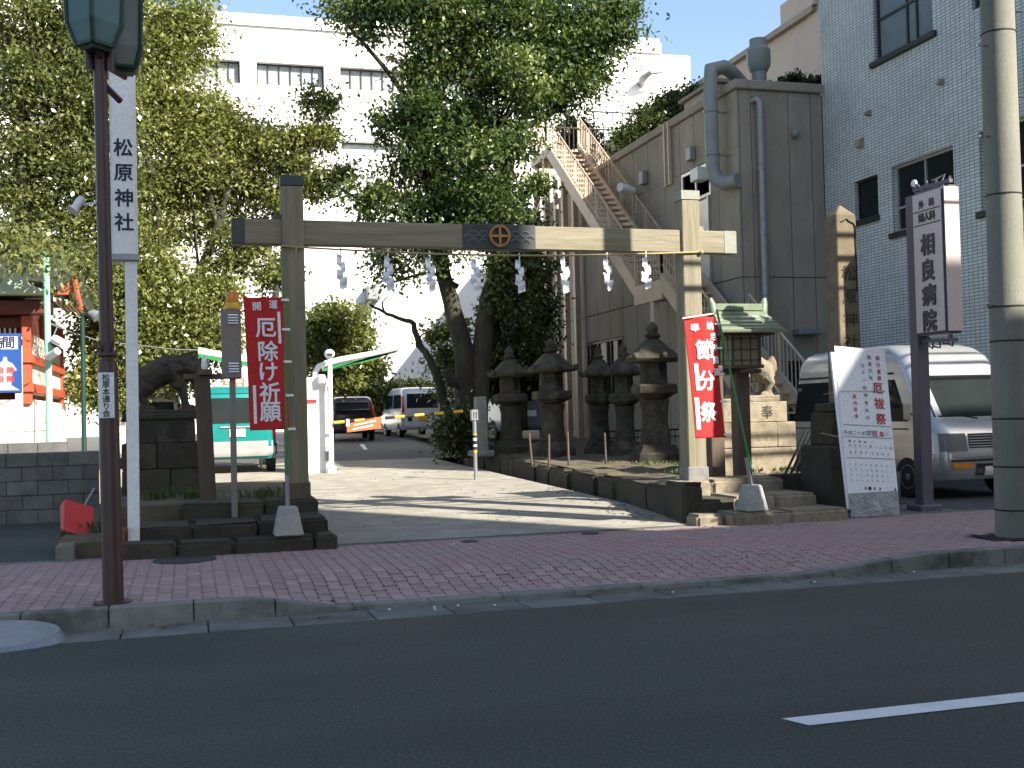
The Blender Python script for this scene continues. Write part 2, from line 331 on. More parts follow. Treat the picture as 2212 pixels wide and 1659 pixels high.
def text_mesh(body, size, bold=0., extrude=0., name='lettering'):
    """flat lettering in the XY plane centred on its own box"""
    c = bpy.data.curves.new('t', 'FONT'); c.body = body; c.size = size; c.offset = bold*size; c.extrude = extrude
    c.align_x = 'CENTER'; c.resolution_u = 3
    o = bpy.data.objects.new('t', c); COL.objects.link(o)
    dg = bpy.context.evaluated_depsgraph_get(); me = bpy.data.meshes.new_from_object(o.evaluated_get(dg))
    bpy.data.objects.remove(o); bpy.data.curves.remove(c); me.name = name
    a = np.array([v.co[:] for v in me.vertices]); mid = (a.min(0)+a.max(0))/2 if len(a) else np.zeros(3)
    for v in me.vertices: v.co.x -= mid[0]; v.co.y -= mid[1]
    return me
def letters(items, mat, fn, parent, bold=.012, name='lettering', extrude=0., local=False):
    """items: (char, u, v, height, squeeze); fn(u, v, depth) -> place; big characters are parts of their own, small print is one part"""
    big = len(items) <= 14; V = []; Fc = []; out = None
    for it in items:
        ch, u, v, h = it[:4]; sq = it[4] if len(it) > 4 else 1.
        if big: V = []; Fc = []
        me = text_mesh(ch, h*1.08, 0., extrude); b = bold*h
        sh = [(0, 0)] if bold < .015 else [(b, b*.5), (-b, -b*.5), (-b*.4, b), (b*.4, -b), (0, 0)]
        for k, (dx, dy) in enumerate(sh):
            o = len(V)
            for p in me.vertices: V.append(tuple(fn(u+(p.co.x+dx)*sq, v+p.co.y+dy, p.co.z+.0004*k)))
            for p in me.polygons: Fc.append(tuple(i+o for i in p.vertices))
        bpy.data.meshes.remove(me)
        if big: m2 = bpy.data.meshes.new(name); m2.from_pydata(V, [], Fc); out = link('character', m2, mat, parent, local)
    if not big: me = bpy.data.meshes.new(name); me.from_pydata(V, [], Fc); out = link(name, me, mat, parent, local); out['kind'] = 'stuff'
    return out
def column(chars, u, v0, v1, h, sq=1.):
    n = len(chars); return [(c, u, v0+(v1-v0)*(i/(n-1) if n > 1 else .5), h, sq) for i, c in enumerate(chars)]

# ------------------------------------------------------------------ ground, road, kerb, sidewalk, drive
KY = 8.83                                    # kerb face
def kz(x):                                   # kerb top, lowered in front of the drive
    if x < .45: return .15
    if x < 1.05: return .15 - .105*(x-.45)/.6
    if x < 5.2: return .045
    if x < 6.4: return .045 + .105*(x-5.2)/1.2
    return .15
def swz(x, y):
    t = min(1, max(0, (y-KY-.15)/1.1)); t = t*t*(3-2*t); k = kz(x); return k + (.15-k)*t
g = MB(); g.b2(-900, 900, -900, 900, -.3, -.06); struct(g.build('ground', lot_asph))
g = MB(); g.grid(lambda u, v: (-60+130*u, .9+(8.38-.9)*v, 0.), 40, 6); road = struct(g.build('road', asph))
g = MB(); g.b2(-60, 70, -3.2, .9, -.05, .14); struct(g.build('near_pavement', gutc))
g = MB(); a = PZ(1712, 1563, 0); w = .15
for x0, x1 in ((2.72, 8.7), (-9.3, -3.3), (14.7, 20.7), (26.7, 32.7)):
    g.add([(x0+.06, 4.78, .004), (x1, 4.78, .004), (x1, 4.78+w, .004), (x0, 4.78+w, .004)], [(0, 1, 2, 3)])
g.build('lane_marking', marking, road)
gut = struct(MB().b2(-60, 70, 8.38, KY, -.06, -.016).build('gutter', jointm))
for i in range(-10, 26):
    x = i*.6+.12; m = MB(); m.prism([(8.385, -.05), (8.385, .004), (KY-.03, -.008), (KY-.004, .006), (KY-.004, -.05)], 'x', x+.006, x+.594)
    m.build('gutter_slab', gutc, gut, bevel=.006, jitter=.0015)
MB().b2(-60, -5.9, 8.385, KY-.004, -.05, .004).build('gutter_run', gutc, gut)
MB().b2(15.7, 70, 8.385, KY-.004, -.05, .004).build('gutter_run', gutc, gut)
kerb = struct(MB().b2(-60, 70, KY+.02, KY+.14, -.05, .03).build('kerb', kerbm))
for i in range(-10, 26):
    x = i*.6+.02; m = MB(); n = 4; xs = [x+.004+.592*k/n for k in range(n+1)]
    vs = []; fs = []
    for xx in xs:
        z = kz(xx); vs += [(xx, KY, -.05), (xx, KY+.012, z), (xx, KY+.15, z+.002), (xx, KY+.15, -.05)]
    for k in range(n):
        for j in range(4): fs.append((k*4+j, k*4+(j+1) % 4, (k+1)*4+(j+1) % 4, (k+1)*4+j))
    fs += [(0, 1, 2, 3), (n*4+3, n*4+2, n*4+1, n*4)]
    m.add(vs, fs); m.build('kerbstone', kerbm, kerb, bevel=.01, jitter=.002)
MB().b2(-60, -5.98, KY, KY+.15, -.05, .15).build('kerb_run', kerbm, kerb); MB().b2(15.62, 70, KY, KY+.15, -.05, .15).build('kerb_run', kerbm, kerb)
# pavement of wavy interlocking pavers
SY0, SY1 = KY+.153, 12.02
m = MB(); m.grid(lambda u, v: (-60+130*u, SY0+(SY1-SY0)*v, swz(-60+130*u, SY0+(SY1-SY0)*v)-.012), 520, 10)
sw = struct(m.build('sidewalk', jointm))
PW, PL = .1125, .2235
def paver_outline(w=PW-.007, l=PL-.007):
    pts = []; k = 6
    for i in range(k+1): t = i/k; pts.append((w/2+.011*math.sin(t*4*math.pi), -l/2+l*t))
    for i in range(k+1): t = 1-i/k; pts.append((-w/2+.011*math.sin(t*4*math.pi), -l/2+l*t))
    return pts
OUT = paver_outline(); NO = len(OUT)
def paver_geo(mb, x, y, z, gx=0, gy=0, full=1):
    OU = OUT if full else [(p, q*.47) for p, q in OUT]
    o = [(x+p*.95, y+q*.97, z+gx*p+gy*q) for p, q in OU] + [(x+p, y+q, z-.006+gx*p+gy*q) for p, q in OU]
    mb.add(o, [tuple(range(NO))] + [(i, i+NO, (i+1) % NO+NO, (i+1) % NO) for i in range(NO)])
pv = []
NR = int((SY1-SY0)/PL); PL_ = (SY1-SY0)/NR
for i in range(-48, 132):
    x = i*PW+.03
    if i % 2 == 0: pv += [(x, SY0+PL_*(j+.5), 1) for j in range(NR)]
    else: pv += [(x, SY0+PL_*.25, 0), (x, SY1-PL_*.25, 0)]+[(x, SY0+PL_*(j+1), 1) for j in range(NR-1)]
def vis(p):
    d = np.array([p[0], p[1], .1])-CAM; w = d@fw; px = CX+F*(d@rt)/w
    return w if -30 < px < 2240 else 1e3+w
pv.sort(key=vis)
def pmesh(full):
    t = MB(); paver_geo(t, 0, 0, 0, 0, 0, full); me = t.mesh('paver'); me.materials.append(pave); return me
pmes = {1: pmesh(1), 0: pmesh(0)}
rest = MB()
skip = [(-.56, 9.08, .1), (7.89, 9.55, .36)]
k = 0
for x, y, full in pv:
    if any(math.hypot(x-a, y-b) < c for a, b, c in skip): continue
    z = swz(x, y); gx = (swz(x+.05, y)-swz(x-.05, y))/.1; gy = (swz(x, y+.05)-swz(x, y-.05))/.1
    if k < 300:
        o = link('paver', pmes[full], None, sw); o.location = (x, y, z+random.uniform(-.001, .002))
        o.rotation_euler = (math.atan(gy)+random.gauss(0, .006), -math.atan(gx)+random.gauss(0, .006), random.gauss(0, .006)); k += 1
    else: paver_geo(rest, x, y, z+random.uniform(-.0015, .002), gx, gy, full)
o = rest.build('paver_field', pave, sw); o['kind'] = 'stuff'
struct(MB().b2(-60, 70, SY1, SY1+.17, -.05, .149).build('pavement_edge', gutc))
# drive with rise, lot behind
def dz(x, y): return drive(y)
m = MB(); m.grid(lambda u, v: (-.2+6.1*u, 12.19+15.8*v, drive(12.19+15.8*v)+.012*math.sin(u*9)*math.sin(v*7)*.3), 20, 40); struct(m.build('driveway', drivem))
m = MB(); m.grid(lambda u, v: (-16+15.8*u, 17.9+10.09*v, drive(17.9+10.09*v)), 10, 20); struct(m.build('shrine_yard', drivem))
m = MB(); m.grid(lambda u, v: (-25+38*u, 28+32*v, drive(28+32*v)-.01), 10, 20); lot = struct(m.build('car_park', lot_asph))
MB().add([(5.0, 33.5, drive(33.5)+.004), (5.12, 33.5, drive(33.5)+.004), (5.6, 37.5, drive(37.5)+.004), (5.45, 37.5, drive(37.5)+.004)], [(0, 1, 2, 3)]).build('bay_marking', marking, lot)
struct(MB().b2(-14, -1.25, 12.19, 17.9, -.05, .145).build('side_lot', asph))
struct(MB().b2(7.36, 9.19, 13.4, 13.52, 0, .62).build('bed_front', stone_d, bevel=.02)); struct(MB().b2(5.9, 9.37, 12.19, 13.6, -.05, .144).build('steps_apron', gutc)); struct(MB().b2(9.38, 26, 12.19, 22.2, -.05, .146).build('hospital_forecourt', lot_asph))
def bedx(y): return float(np.interp(y, [11.9, 14.5, 16.75, 22.5, 34, 45], [5.63, 5.95, 6.2, 6.36, 7.2, 8.]))
def bedz(y): return float(np.interp(y, [12.5, 13.4, 15, 16.75, 22.5, 34, 45], [.6, .57, .5, .5, .6, .74, .85]))
m = MB(); m.grid(lambda u, v: (bedx(13.5+28*v)+.12+(9.36-bedx(13.5+28*v)-.12+max(0, 6*(v-.31)))*u, 13.5+28*v, bedz(13.5+28*v)+.025*math.sin(31*u+3)*math.sin(47*v)*min(1, 6*u)), 24, 60)
bed = struct(m.build('planting_bed', earth, smooth=60))
struct(MB().b2(9.2, 9.37, 13.5, 22, 0, .58).build('bed_edge', gutc))
# stone edging wall along the drive
wall = thing('stone_edging', 'long low wall of dark mossy stone blocks edging the raised bed beside the drive', 'wall', (5.7, 20, .15))
y = 12.35
while y < 33:
    L = random.uniform(.35, 1.0); yb = min(y+L, 33.2); ym = (y+yb)/2; zb = bedz(ym)+random.uniform(-.03, .025); x0, x1 = bedx(y), bedx(yb)
    m = MB(); m.box((bedx(ym)+.07+random.uniform(-.025, .025), ym, zb/2), (.26+random.uniform(-.02, .05), yb-y-.006, zb), rz=-math.atan2(x1-x0, yb-y)+random.uniform(-.03, .03)); m.build('stone', stone_d, wall, bevel=.035, jitter=.022, seg=2); y = yb

# ------------------------------------------------------------------ buildings across the street: they shade the road
for nm, x0, x1, h, lab in (('office_tower', 2.6, 16.35, 19.9, 'tall plain office block on the near side of the street shading the road'),
                           ('low_shop', 16.4, 20.1, 13.85, 'lower shop house squeezed between two taller blocks across the street'),
                           ('corner_building', 20.15, 36, 16.9, 'mid-rise block across the street facing the hospital forecourt')):
    t = thing(nm, lab, 'building', ((x0+x1)/2, -8, 0)); MB().b2(x0, x1, -14, -3.2, 0, h).build('wall', shadeb, t)
# ------------------------------------------------------------------ big buildings
def window(parent, mk, frame, pane, name='window'):
    """mk(mb, which) adds frame / pane geometry"""
    f = MB(); mk(f, 'frame'); fo = f.build(name, frame, parent)
    p = MB(); mk(p, 'pane'); p.build('pane', pane, fo); return fo
def win_x(parent, xw, y0, y1, z0, z1, pane, frame, muls=(), rails=(), d=.1, ft=.05):
    """window in a wall facing -X"""
    xo = xw-.012
    def mk(m, k):
        if k == 'frame':
            m.b2(xo, xw+d, y0, y0+ft, z0, z1); m.b2(xo, xw+d, y1-ft, y1, z0, z1)
            m.b2(xo+.002, xw+d, y0+ft, y1-ft, z0, z0+ft); m.b2(xo+.002, xw+d, y0+ft, y1-ft, z1-ft, z1)
            for y in muls: m.b2(xo+.004, xw+d, y-ft*.4, y+ft*.4, z0+ft, z1-ft)
            for z in rails: m.b2(xo+.006, xw+d, y0+ft, y1-ft, z-ft*.4, z+ft*.4)
        else: m.b2(xw+.03, xw+.045, y0+ft, y1-ft, z0+ft, z1-ft)
    return window(parent, mk, frame, pane)
def win_y(parent, yw, x0, x1, z0, z1, pane, frame, muls=(), rails=(), d=.1, ft=.05, rec=.03):
    yo = yw-.012
    def mk(m, k):
        if k == 'frame':
            m.b2(x0, x0+ft, yo, yw+d, z0, z1); m.b2(x1-ft, x1, yo, yw+d, z0, z1)
            m.b2(x0+ft, x1-ft, yo+.002, yw+d, z0, z0+ft); m.b2(x0+ft, x1-ft, yo+.002, yw+d, z1-ft, z1)
            for x in muls: m.b2(x-ft*.4, x+ft*.4, yo+.004, yw+d, z0+ft, z1-ft)
            for z in rails: m.b2(x0+ft, x1-ft, yo+.006, yw+d, z-ft*.4, z+ft*.4)
        else: m.b2(x0+ft, x1-ft, yw+rec, yw+rec+.015, z0+ft, z1-ft)
    return window(parent, mk, frame, pane)
def holed(mb, axis, k0, k1, u0, u1, z0, z1, holes):
    """slab with rectangular holes (u0,u1,z0,z1) cut as a grid of boxes"""
    us = sorted({u0, u1, *[h[0] for h in holes], *[h[1] for h in holes]}); zs = sorted({z0, z1, *[h[2] for h in holes], *[h[3] for h in holes]})
    us = [u for u in us if u0 <= u <= u1]; zs = [z for z in zs if z0 <= z <= z1]
    for a, b in zip(us, us[1:]):
        run = None
        for c, d in zip(zs, zs[1:]):
            inside = any(h[0] <= (a+b)/2 <= h[1] and h[2] <= (c+d)/2 <= h[3] for h in holes)
            if not inside:
                if run is None: run = [c, d]
                else: run[1] = d
            if inside and run: _slab(mb, axis, k0, k1, a, b, *run); run = None
        if run: _slab(mb, axis, k0, k1, a, b, *run)
def _slab(mb, axis, k0, k1, a, b, c, d):
    if axis == 'x': mb.b2(k0, k1, a, b, c, d)
    else: mb.b2(a, b, k0, k1, c, d)

# tiled hospital block
TX = 13.6; TH = 12.4
t = thing('tiled_building', 'tall hospital block clad in small grey mosaic tiles with dark framed windows', 'building', (TX+4, 17, 0))
W = [(18.1, 20.0, 8.5, 10.9), (17.65, 19.53, 4.92, 6.24), (20.02, 20.86, 5.37, 6.2), (15.2, 16.93, 4.88, 6.3), (15.2, 17.0, 8.5, 10.9)]
m = MB(); holed(m, 'x', TX, TX+.3, 12.4, 22., .1, TH, W); m.build('wall', tilem, t)
m = MB(); m.b2(TX+.302, TX+12, 12.4, 21.998, .1, TH-.01); m.build('core', frame_dk, t)
MB().b2(TX, TX+12, 12.1, 12.398, .1, TH).build('front_wall', tilem, t)
MB().b2(TX-.05, TX+12.1, 12.05, 22, TH, TH+.35).build('parapet', concp, t)
win_x(t, TX+.1, 18.1, 20.0, 8.5, 10.9, glass_b, frame_dk, muls=(18.72, 19.02), rails=(9.35,), ft=.06)
win_x(t, TX+.1, 17.65, 19.53, 4.92, 6.24, glass_d, alu, muls=(18.6,), rails=(5.4,), ft=.05)
win_x(t, TX+.1, 20.02, 20.86, 5.37, 6.2, glass_d, frame_dk, ft=.03)
win_x(t, TX+.1, 15.2, 16.93, 4.88, 6.3, glass_d, alu, muls=(16.1,), rails=(5.5,), ft=.05)
win_x(t, TX+.1, 15.2, 17.0, 8.5, 10.9, glass_b, frame_dk, muls=(16.1,), ft=.06)
for y0, y1, z in ((18.0, 20.1, 8.44), (17.55, 19.63, 4.86), (19.98, 20.9, 5.31), (15.1, 17.03, 4.82)):
    MB().b2(TX-.07, TX+.1, y0, y1, z-.06, z+.055).build('sill', frame_dk, t, bevel=.01)
for (px, py) in ((1862, 310), (1880, 245), (2037, 178), (1985, 671), (2148, 645)):
    p = PX(px, py, TX); s_ = .16 if px == 1862 else .09
    m = MB(); m.box((TX-.05, p[1], p[2]), (.11, s_, s_)); m.prism([(TX-.13, p[2]-s_*.5), (TX-.1, p[2]+s_*.5), (TX-.002, p[2]+s_*.62), (TX-.002, p[2]+s_*.5), (TX-.09, p[2]+s_*.4)], 'y', p[1]-s_*.55, p[1]+s_*.55)
    m.build('vent_hood', concp, t)
# concrete annexe with precast panels
CXL = 11.5; CY0 = 22.0; CT = 8.4
an = thing('concrete_annexe', 'weathered two-storey building of grey-brown precast concrete panels with roof ducts', 'building', (12.5, 26, .3))
MB().b2(CXL+.05, TX+4, CY0+.05, 36, .1, CT-.02).build('core', conc_joint, an)
seam = 4.32
ywin = (28.4, 31.6, 1.9, 3.55); ydoor = (23.35, 24.95, 6.35, 7.15)
ys = [22.0, 22.95, 23.35, 24.15, 24.95, 25.9, 26.9, 27.9, 28.9, 29.9, 30.9, 31.9, 32.8, 33.6]
for a, b in zip(ys, ys[1:]):
    for z0, z1 in ((.2, 1.9), (1.9, seam), (seam, 6.35), (6.35, 7.15), (7.15, CT)):
        if z0 == 1.9 and 28 < a < 31.5: z0 = 3.55
        if z0 == 6.35 and a in (23.35, 24.15): continue
        MB().b2(CXL, CXL+.06, a+.012, b-.012, z0+(.012 if z0 in (.2, seam) else 0.001), z1-(.012 if z1 in (seam, CT) else .001)).build('panel', concp, an, bevel=.006)
for a, b in ((11.565, 11.84), (11.84, 12.75), (12.75, 13.3), (13.3, 13.59)):
    for z0, z1 in ((.1, seam), (seam, CT)):
        MB().b2(a+.008, b-.008, CY0-.0, CY0+.06, z0+.01, z1-.01).build('panel', concp, an, bevel=.006)
m = MB(); m.b2(CXL-.07, CXL+.25, CY0-.08, 33.7, CT, CT+.2); m.b2(CXL+.252, TX-.01, CY0-.08, CY0+.25, CT, CT+.2); m.build('roof_coping', concp, an, bevel=.02)
# the upper side door with transom, lower window strip
win_x(an, CXL+.02, 23.37, 24.93, 6.37, 7.13, glass_b, alu, muls=(24.15,), ft=.07)
m = MB(); m.b2(CXL-.03, CXL-.003, 23.4, 24.3, 4.34, 6.3); m.b2(CXL-.05, CXL-.031, 23.4, 23.47, 4.34, 6.34); m.b2(CXL-.05, CXL-.031, 24.23, 24.3, 4.34, 6.34); m.build('side_door', alu, an)
win_x(an, CXL+.0, 28.92, 31.88, 1.92, 3.53, glass_d, frame_dk, muls=(29.9, 30.9), ft=.06)
def box_on(name, mat, px, py, w, h, d, x=CXL):
    p = PX(px, py, x); MB().b2(x-d, x-.004, p[1]-w/2, p[1]+w/2, p[2]-h/2, p[2]+h/2).build(name, mat, an, bevel=.02); return p
box_on('vent_cap', duct, 1498, 333, .28, .32, .15); box_on('vent_cap', duct, 1395, 385, .3, .34, .15); box_on('wall_lamp_box', whitepaint, 1524, 378, .4, .3, .3)
p = PX(1384, 416, CXL); m = MB(); m.tube([(CXL-.02, p[1]+.3, p[2]-.5), (CXL-.05, p[1]+.2, p[2]), (CXL-.3, p[1]-.15, p[2]+.02)], [.03, .03, .03]); m.tube([(CXL-.25, p[1]-.1, p[2]+.02), (CXL-.7, p[1]-.3, p[2]+.06)], [.1, .12], 10); m.build('wall_lamp', whitepaint, an, smooth=40)
# ducts
p0 = PY(1575, 175, CY0-.5); m = MB()
yb = 22.55; xb = CXL-.28
pth = [(xb, yb, 6.55), (xb+.02, yb-.02, 6.35), (xb+.05, yb-.25, 6.18), (xb+.05, yb-.45, 6.2)]
m = MB(); m.tube([(CXL+.9, yb+.6, 8.75), (CXL+.35, yb+.25, 9.0), (CXL+.02, yb+.02, 9.05), (xb-.06, yb-.06, 8.95), (xb-.1, yb-.1, 8.6), (xb-.1, yb-.1, 6.75), (xb-.02, yb-.12, 6.5), (xb+.1, yb-.3, 6.38), (xb+.25, yb-.6, 6.4)], .155, 14)
for z in (8.0, 7.05): m.lathe([(.156, z-.03), (.172, z-.02), (.172, z+.02), (.156, z+.03)], 14, (xb-.1, yb-.1, 0)); m.b2(xb-.1, CXL, yb-.12, yb-.08, z-.02, z+.02)
m.build('exhaust_duct', duct, an, smooth=40)
p = PY(1640, 170, CY0+.8); cx_, cz_ = p[0], CT
m = MB(); m.lathe([(.2, 0), (.24, .05), (.24, .09), (.17, .12), (.17, .62), (.2, .66), (.27, .8), (.27, 1.12), (.21, 1.2), (.2, 1.22), (.2, 1.38), (.16, 1.39), (.15, 1.3)], 18, (cx_, CY0+.8, cz_+.02)); m.build('roof_exhaust', duct, an, smooth=35)
# drain pipe on the front
m = MB(); pa = PY(1640, 215, CY0-.12); pb = PY(1666, 760, CY0-.12)
m.tube([(pa[0]-.12, CY0+.05, pa[2]), (pa[0]-.06, CY0-.12, pa[2]+.02), (pa[0], CY0-.14, pa[2]-.05), (pa[0], CY0-.14, .5)], .085, 12)
for z in (6.6, 5.2, 3.9, 2.6): m.lathe([(.086, z), (.095, z+.01), (.095, z+.08), (.086, z+.09)], 12, (pa[0], CY0-.14, 0))
m.build('drain_pipe', graysteel, an, smooth=40)
p = PY(1714, 290, CY0); MB().ball((p[0], CY0-.08, p[2]), .1).build('vent_cap', duct, an, smooth=60)
p = PY(1735, 720, CY0); m = MB(); m.b2(p[0]-.28, p[0]+.28, CY0-.35, CY0-.002, p[2]-.05, p[2]+.08); m.build('door_canopy', graysteel, an, bevel=.02)
m = MB(); p = PY(1700, 780, CY0); m.b2(p[0]-.2, p[0]+.75, CY0-.04, CY0-.004, .2, 2.7); m.build('service_door', duct, an); m = MB(); m.b2(p[0]+.0, p[0]+.6, CY0-.05, CY0-.041, .3, 2.5); m.build('door_pane', glass_d, an)
# beige block behind
bb = thing('beige_building', 'smooth beige rendered building with stepped roofline rising behind the concrete annexe', 'building', (20, 34, 0))
MB().b2(18, 28, 29.7, 50, 0, 13.1).build('wall', beige_wall, bb); MB().b2(17.95, 28, 26.5, 29.69, 0, 13.4).build('pier', beige_wall, bb)
MB().b2(18.6, 28, 22.3, 31, 12.2, 20).build('tower', beige_wall, bb); MB().b2(17.8, 28, 29.2, 50.1, 13.1, 13.28).build('roof_coping', concp, bb)
MB().b2(17.8, 18.5, 29.1, 31.0, 13.28, 13.9).build('roof_step', beige_wall, bb)
MB().b2(17.98, 17.996, 29.8, 50, 11.2, 11.23).build('wall_joint', conc_joint, bb)
# white block at the back of the car park
wb = thing('white_building', 'big sunlit white block with rows of windows behind the car park trees', 'building', (2, 60, 0))
WY = 55.; hol = []
for z0 in (17.55, 13.9, 10.2, 6.5):
    for i in range(-7, 6):
        x0 = 3.45+3.98*i
        if x0 > 12 or (z0 < 17 and not (z0 == 13.9 and 6 < x0 < 12)): continue
        hol.append((x0, x0+3.2, z0 if z0 > 17 else z0+.7, z0+1.1))
m = MB(); holed(m, 'y', WY, WY+.5, -30, 26.1, .2, 20.35, hol); m.build('wall', white_wall, wb)
MB().b2(-30, 24.4, WY-.12, WY+6, 20.351, 20.9).build('parapet', white_wall, wb); MB().b2(23.3, 24.39, WY+.1, WY+5, 20.9, 21.2).build('roof_step', white_wall, wb)
MB().b2(-29.9, 26.0, WY+.52, WY+12, .2, 20.3).build('core', white_wall, wb)
for x0, x1, z0, z1 in hol: win_y(wb, WY+.3, x0, x1, z0, z1, glass_w, frame_dk, muls=[x0+(x1-x0)*k/6 for k in range(1, 6)] if z0 > 17 else [], ft=.07, rec=.05)
p = PY(1392, 176, WY-.4); m = MB(); m.tube([(p[0], WY, p[2]), (p[0]-.2, WY-.6, p[2]+.05), (p[0]+.1, WY-1, p[2]+.3), (p[0]+.9, WY-.9, p[2]+.4)], [.2, .2, .14, .05], 8); m.build('wall_light', graysteel, wb, smooth=50)
p = PY(808, 632, WY-.5); MB().b2(p[0]-.33, p[0]+.33, WY-.7, WY-.01, p[2]-.35, p[2]+.35).build('unit_box', duct, wb, bevel=.03)

# ------------------------------------------------------------------ outside stair
st = thing('steel_staircase', 'cream painted steel outside stair climbing in two flights along the concrete annexe', 'staircase', (10.9, 24, .5))
SX0, SX1 = 10.3, 11.38
def flight(y0, z0, y1, z1, n):
    for xx in (SX0, SX1-.07):
        m = MB(); a = math.atan2(z1-z0, y1-y0); h = .34/math.cos(a)
        m.prism([(y0, z0-.12), (y0, z0-.12+h), (y1, z1-.12+h), (y1, z1-.12)], 'x', xx, xx+.07); m.build('stringer', cream_st, st)
    for i in range(1, n+1):
        y = y0+(y1-y0)*(i-.5)/n; z = z0+(z1-z0)*i/n
        MB().b2(SX0+.072, SX1-.072, y-.14, y+.14, z-.05, z-.01).build('tread', cream_st, st)
def rail(y0, z0, y1, z1, x, n, extra=(), hh=1.1):
    m = MB(); m.tube([(x, y0, z0+hh), (x, y1, z1+hh)], .025, 6); par = m.build('handrail', cream_st, st)
    b = MB(); nb = n
    for i in range(nb+1):
        t_ = i/nb; y = y0+(y1-y0)*t_; z = z0+(z1-z0)*t_; w_ = .022 if i % 6 == 0 else .009
        b.b2(x-w_, x+w_, y-w_, y+w_, z+.2, z+hh-.01)
    for e in extra: b.tube([(x, y0, z0+e), (x, y1, z1+e)], .012, 4)
    o = b.build('balusters', cream_st, par); o['kind'] = 'stuff'
Y0, Z0, Y1, Z1, Y2, Z2, Y3 = 18.4, .65, 23.55, 4.3, 25.1, 9.25, 31.75
flight(Y0, Z0, Y1, Z1, 19); flight(Y2, Z1, Y3, Z2, 26)
MB().b2(SX0, SX1, Y1+.003, Y2-.003, Z1-.2, Z1+.05).build('landing', cream_st, st); MB().b2(SX0, CXL+1.6, Y3+.003, 33.2, Z2-.2, Z2+.05).build('landing', cream_st, st)
m = MB(); m.b2(SX0-.005, SX0+.065, Y1-.05, Y2+.05, Z1-.3, Z1+.15); m.build('landing_beam', cream_st, st)
rail(Y0, Z0, Y1, Z1, SX0+.03, 36, (.5, .75)); rail(Y1, Z1, Y2, Z1, SX0+.03, 10, (.5, .75)); rail(Y2, Z1, Y3, Z2, SX0+.03, 48, (.45,)); rail(Y2, Z1, Y3, Z2, SX1-.03, 48)
rail(Y0, Z0, Y0+3, Z0+3*(Z1-Z0)/(Y1-Y0), SX1-.03, 20)
rail(Y3, Z2, 33.2, Z2, SX0+.03, 12)
m = MB(); bal = MB()
m.tube([(SX0+.03, 33.17, Z2+1.1), (CXL+1.6, 33.17, Z2+1.1)], .025, 6)
for i in range(19): x = SX0+.1+i*.145; bal.b2(x-.009, x+.009, 33.16, 33.18, Z2+.1, Z2+1.09)
pr = m.build('handrail', cream_st, st); o = bal.build('balusters', cream_st, pr); o['kind'] = 'stuff'
for y in (Y1+.5, 31.95, 32.9):
    for x in (SX0+.02, SX1-.18):
        zt = Z1-.2 if y < 30 else Z2-.2
        MB().b2(x, x+.16, y, y+.2, .3, zt).build('support_post', cream_st, st)
MB().b2(SX0+.02, SX0+.12, 31.0, 31.18, .3, 8.4).build('support_post', cream_st, st)
for z in (4.6, 2.8): MB().b2(SX0+.04, SX0+.1, 31.181, 32.9, z-.08, z+.08).build('cross_brace', cream_st, st)
# roof railing on the annexe
rr = thing('roof_railing', 'thin cream railing standing across the back of the annexe roof', 'railing', (14, 34.2, CT+.2)); yr_ = 34.2
ra, rb = PY(1261, 238, yr_), PY(1462, 252, yr_); zr_ = (ra[2]+rb[2])/2
m = MB(); m.tube([(ra[0], yr_, zr_), (rb[0]+2, yr_, zr_)], .025, 6); m.build('rail', cream_st, rr); m = MB(); m.tube([(ra[0], yr_, zr_-.5), (rb[0]+2, yr_, zr_-.5)], .015, 6); m.build('rail', cream_st, rr)
for k in range(16): x = ra[0]+.33*k; MB().b2(x-.014, x+.014, yr_-.014, yr_+.014, CT-.05, zr_).build('post', cream_st, rr)
for px_ in (1440, 1449):
    y_ = PX(px_, 260, CXL)[1]; MB().b2(CXL-.1, CXL-.03, y_-.035, y_+.035, 7.0, CT+.15).build('downpipe', cream_st, an)
hut = thing('roof_unit', 'small pinkish plant housing on the annexe roof beside the bushes', 'roof unit', (CXL+.9, 24.7, CT)); MB().b2(CXL+.35, CXL+1.6, 23.6, 25.4, CT-.01, CT+.62).build('casing', beige_wall, hut, bevel=.02); MB().b2(CXL+.25, CXL+1.7, 23.5, 25.5, CT+.621, CT+.7).build('lid', concp, hut); MB().b2(CXL+.33, CXL+.348, 23.8, 24.9, CT+.15, CT+.5).build('louvre', duct, hut)
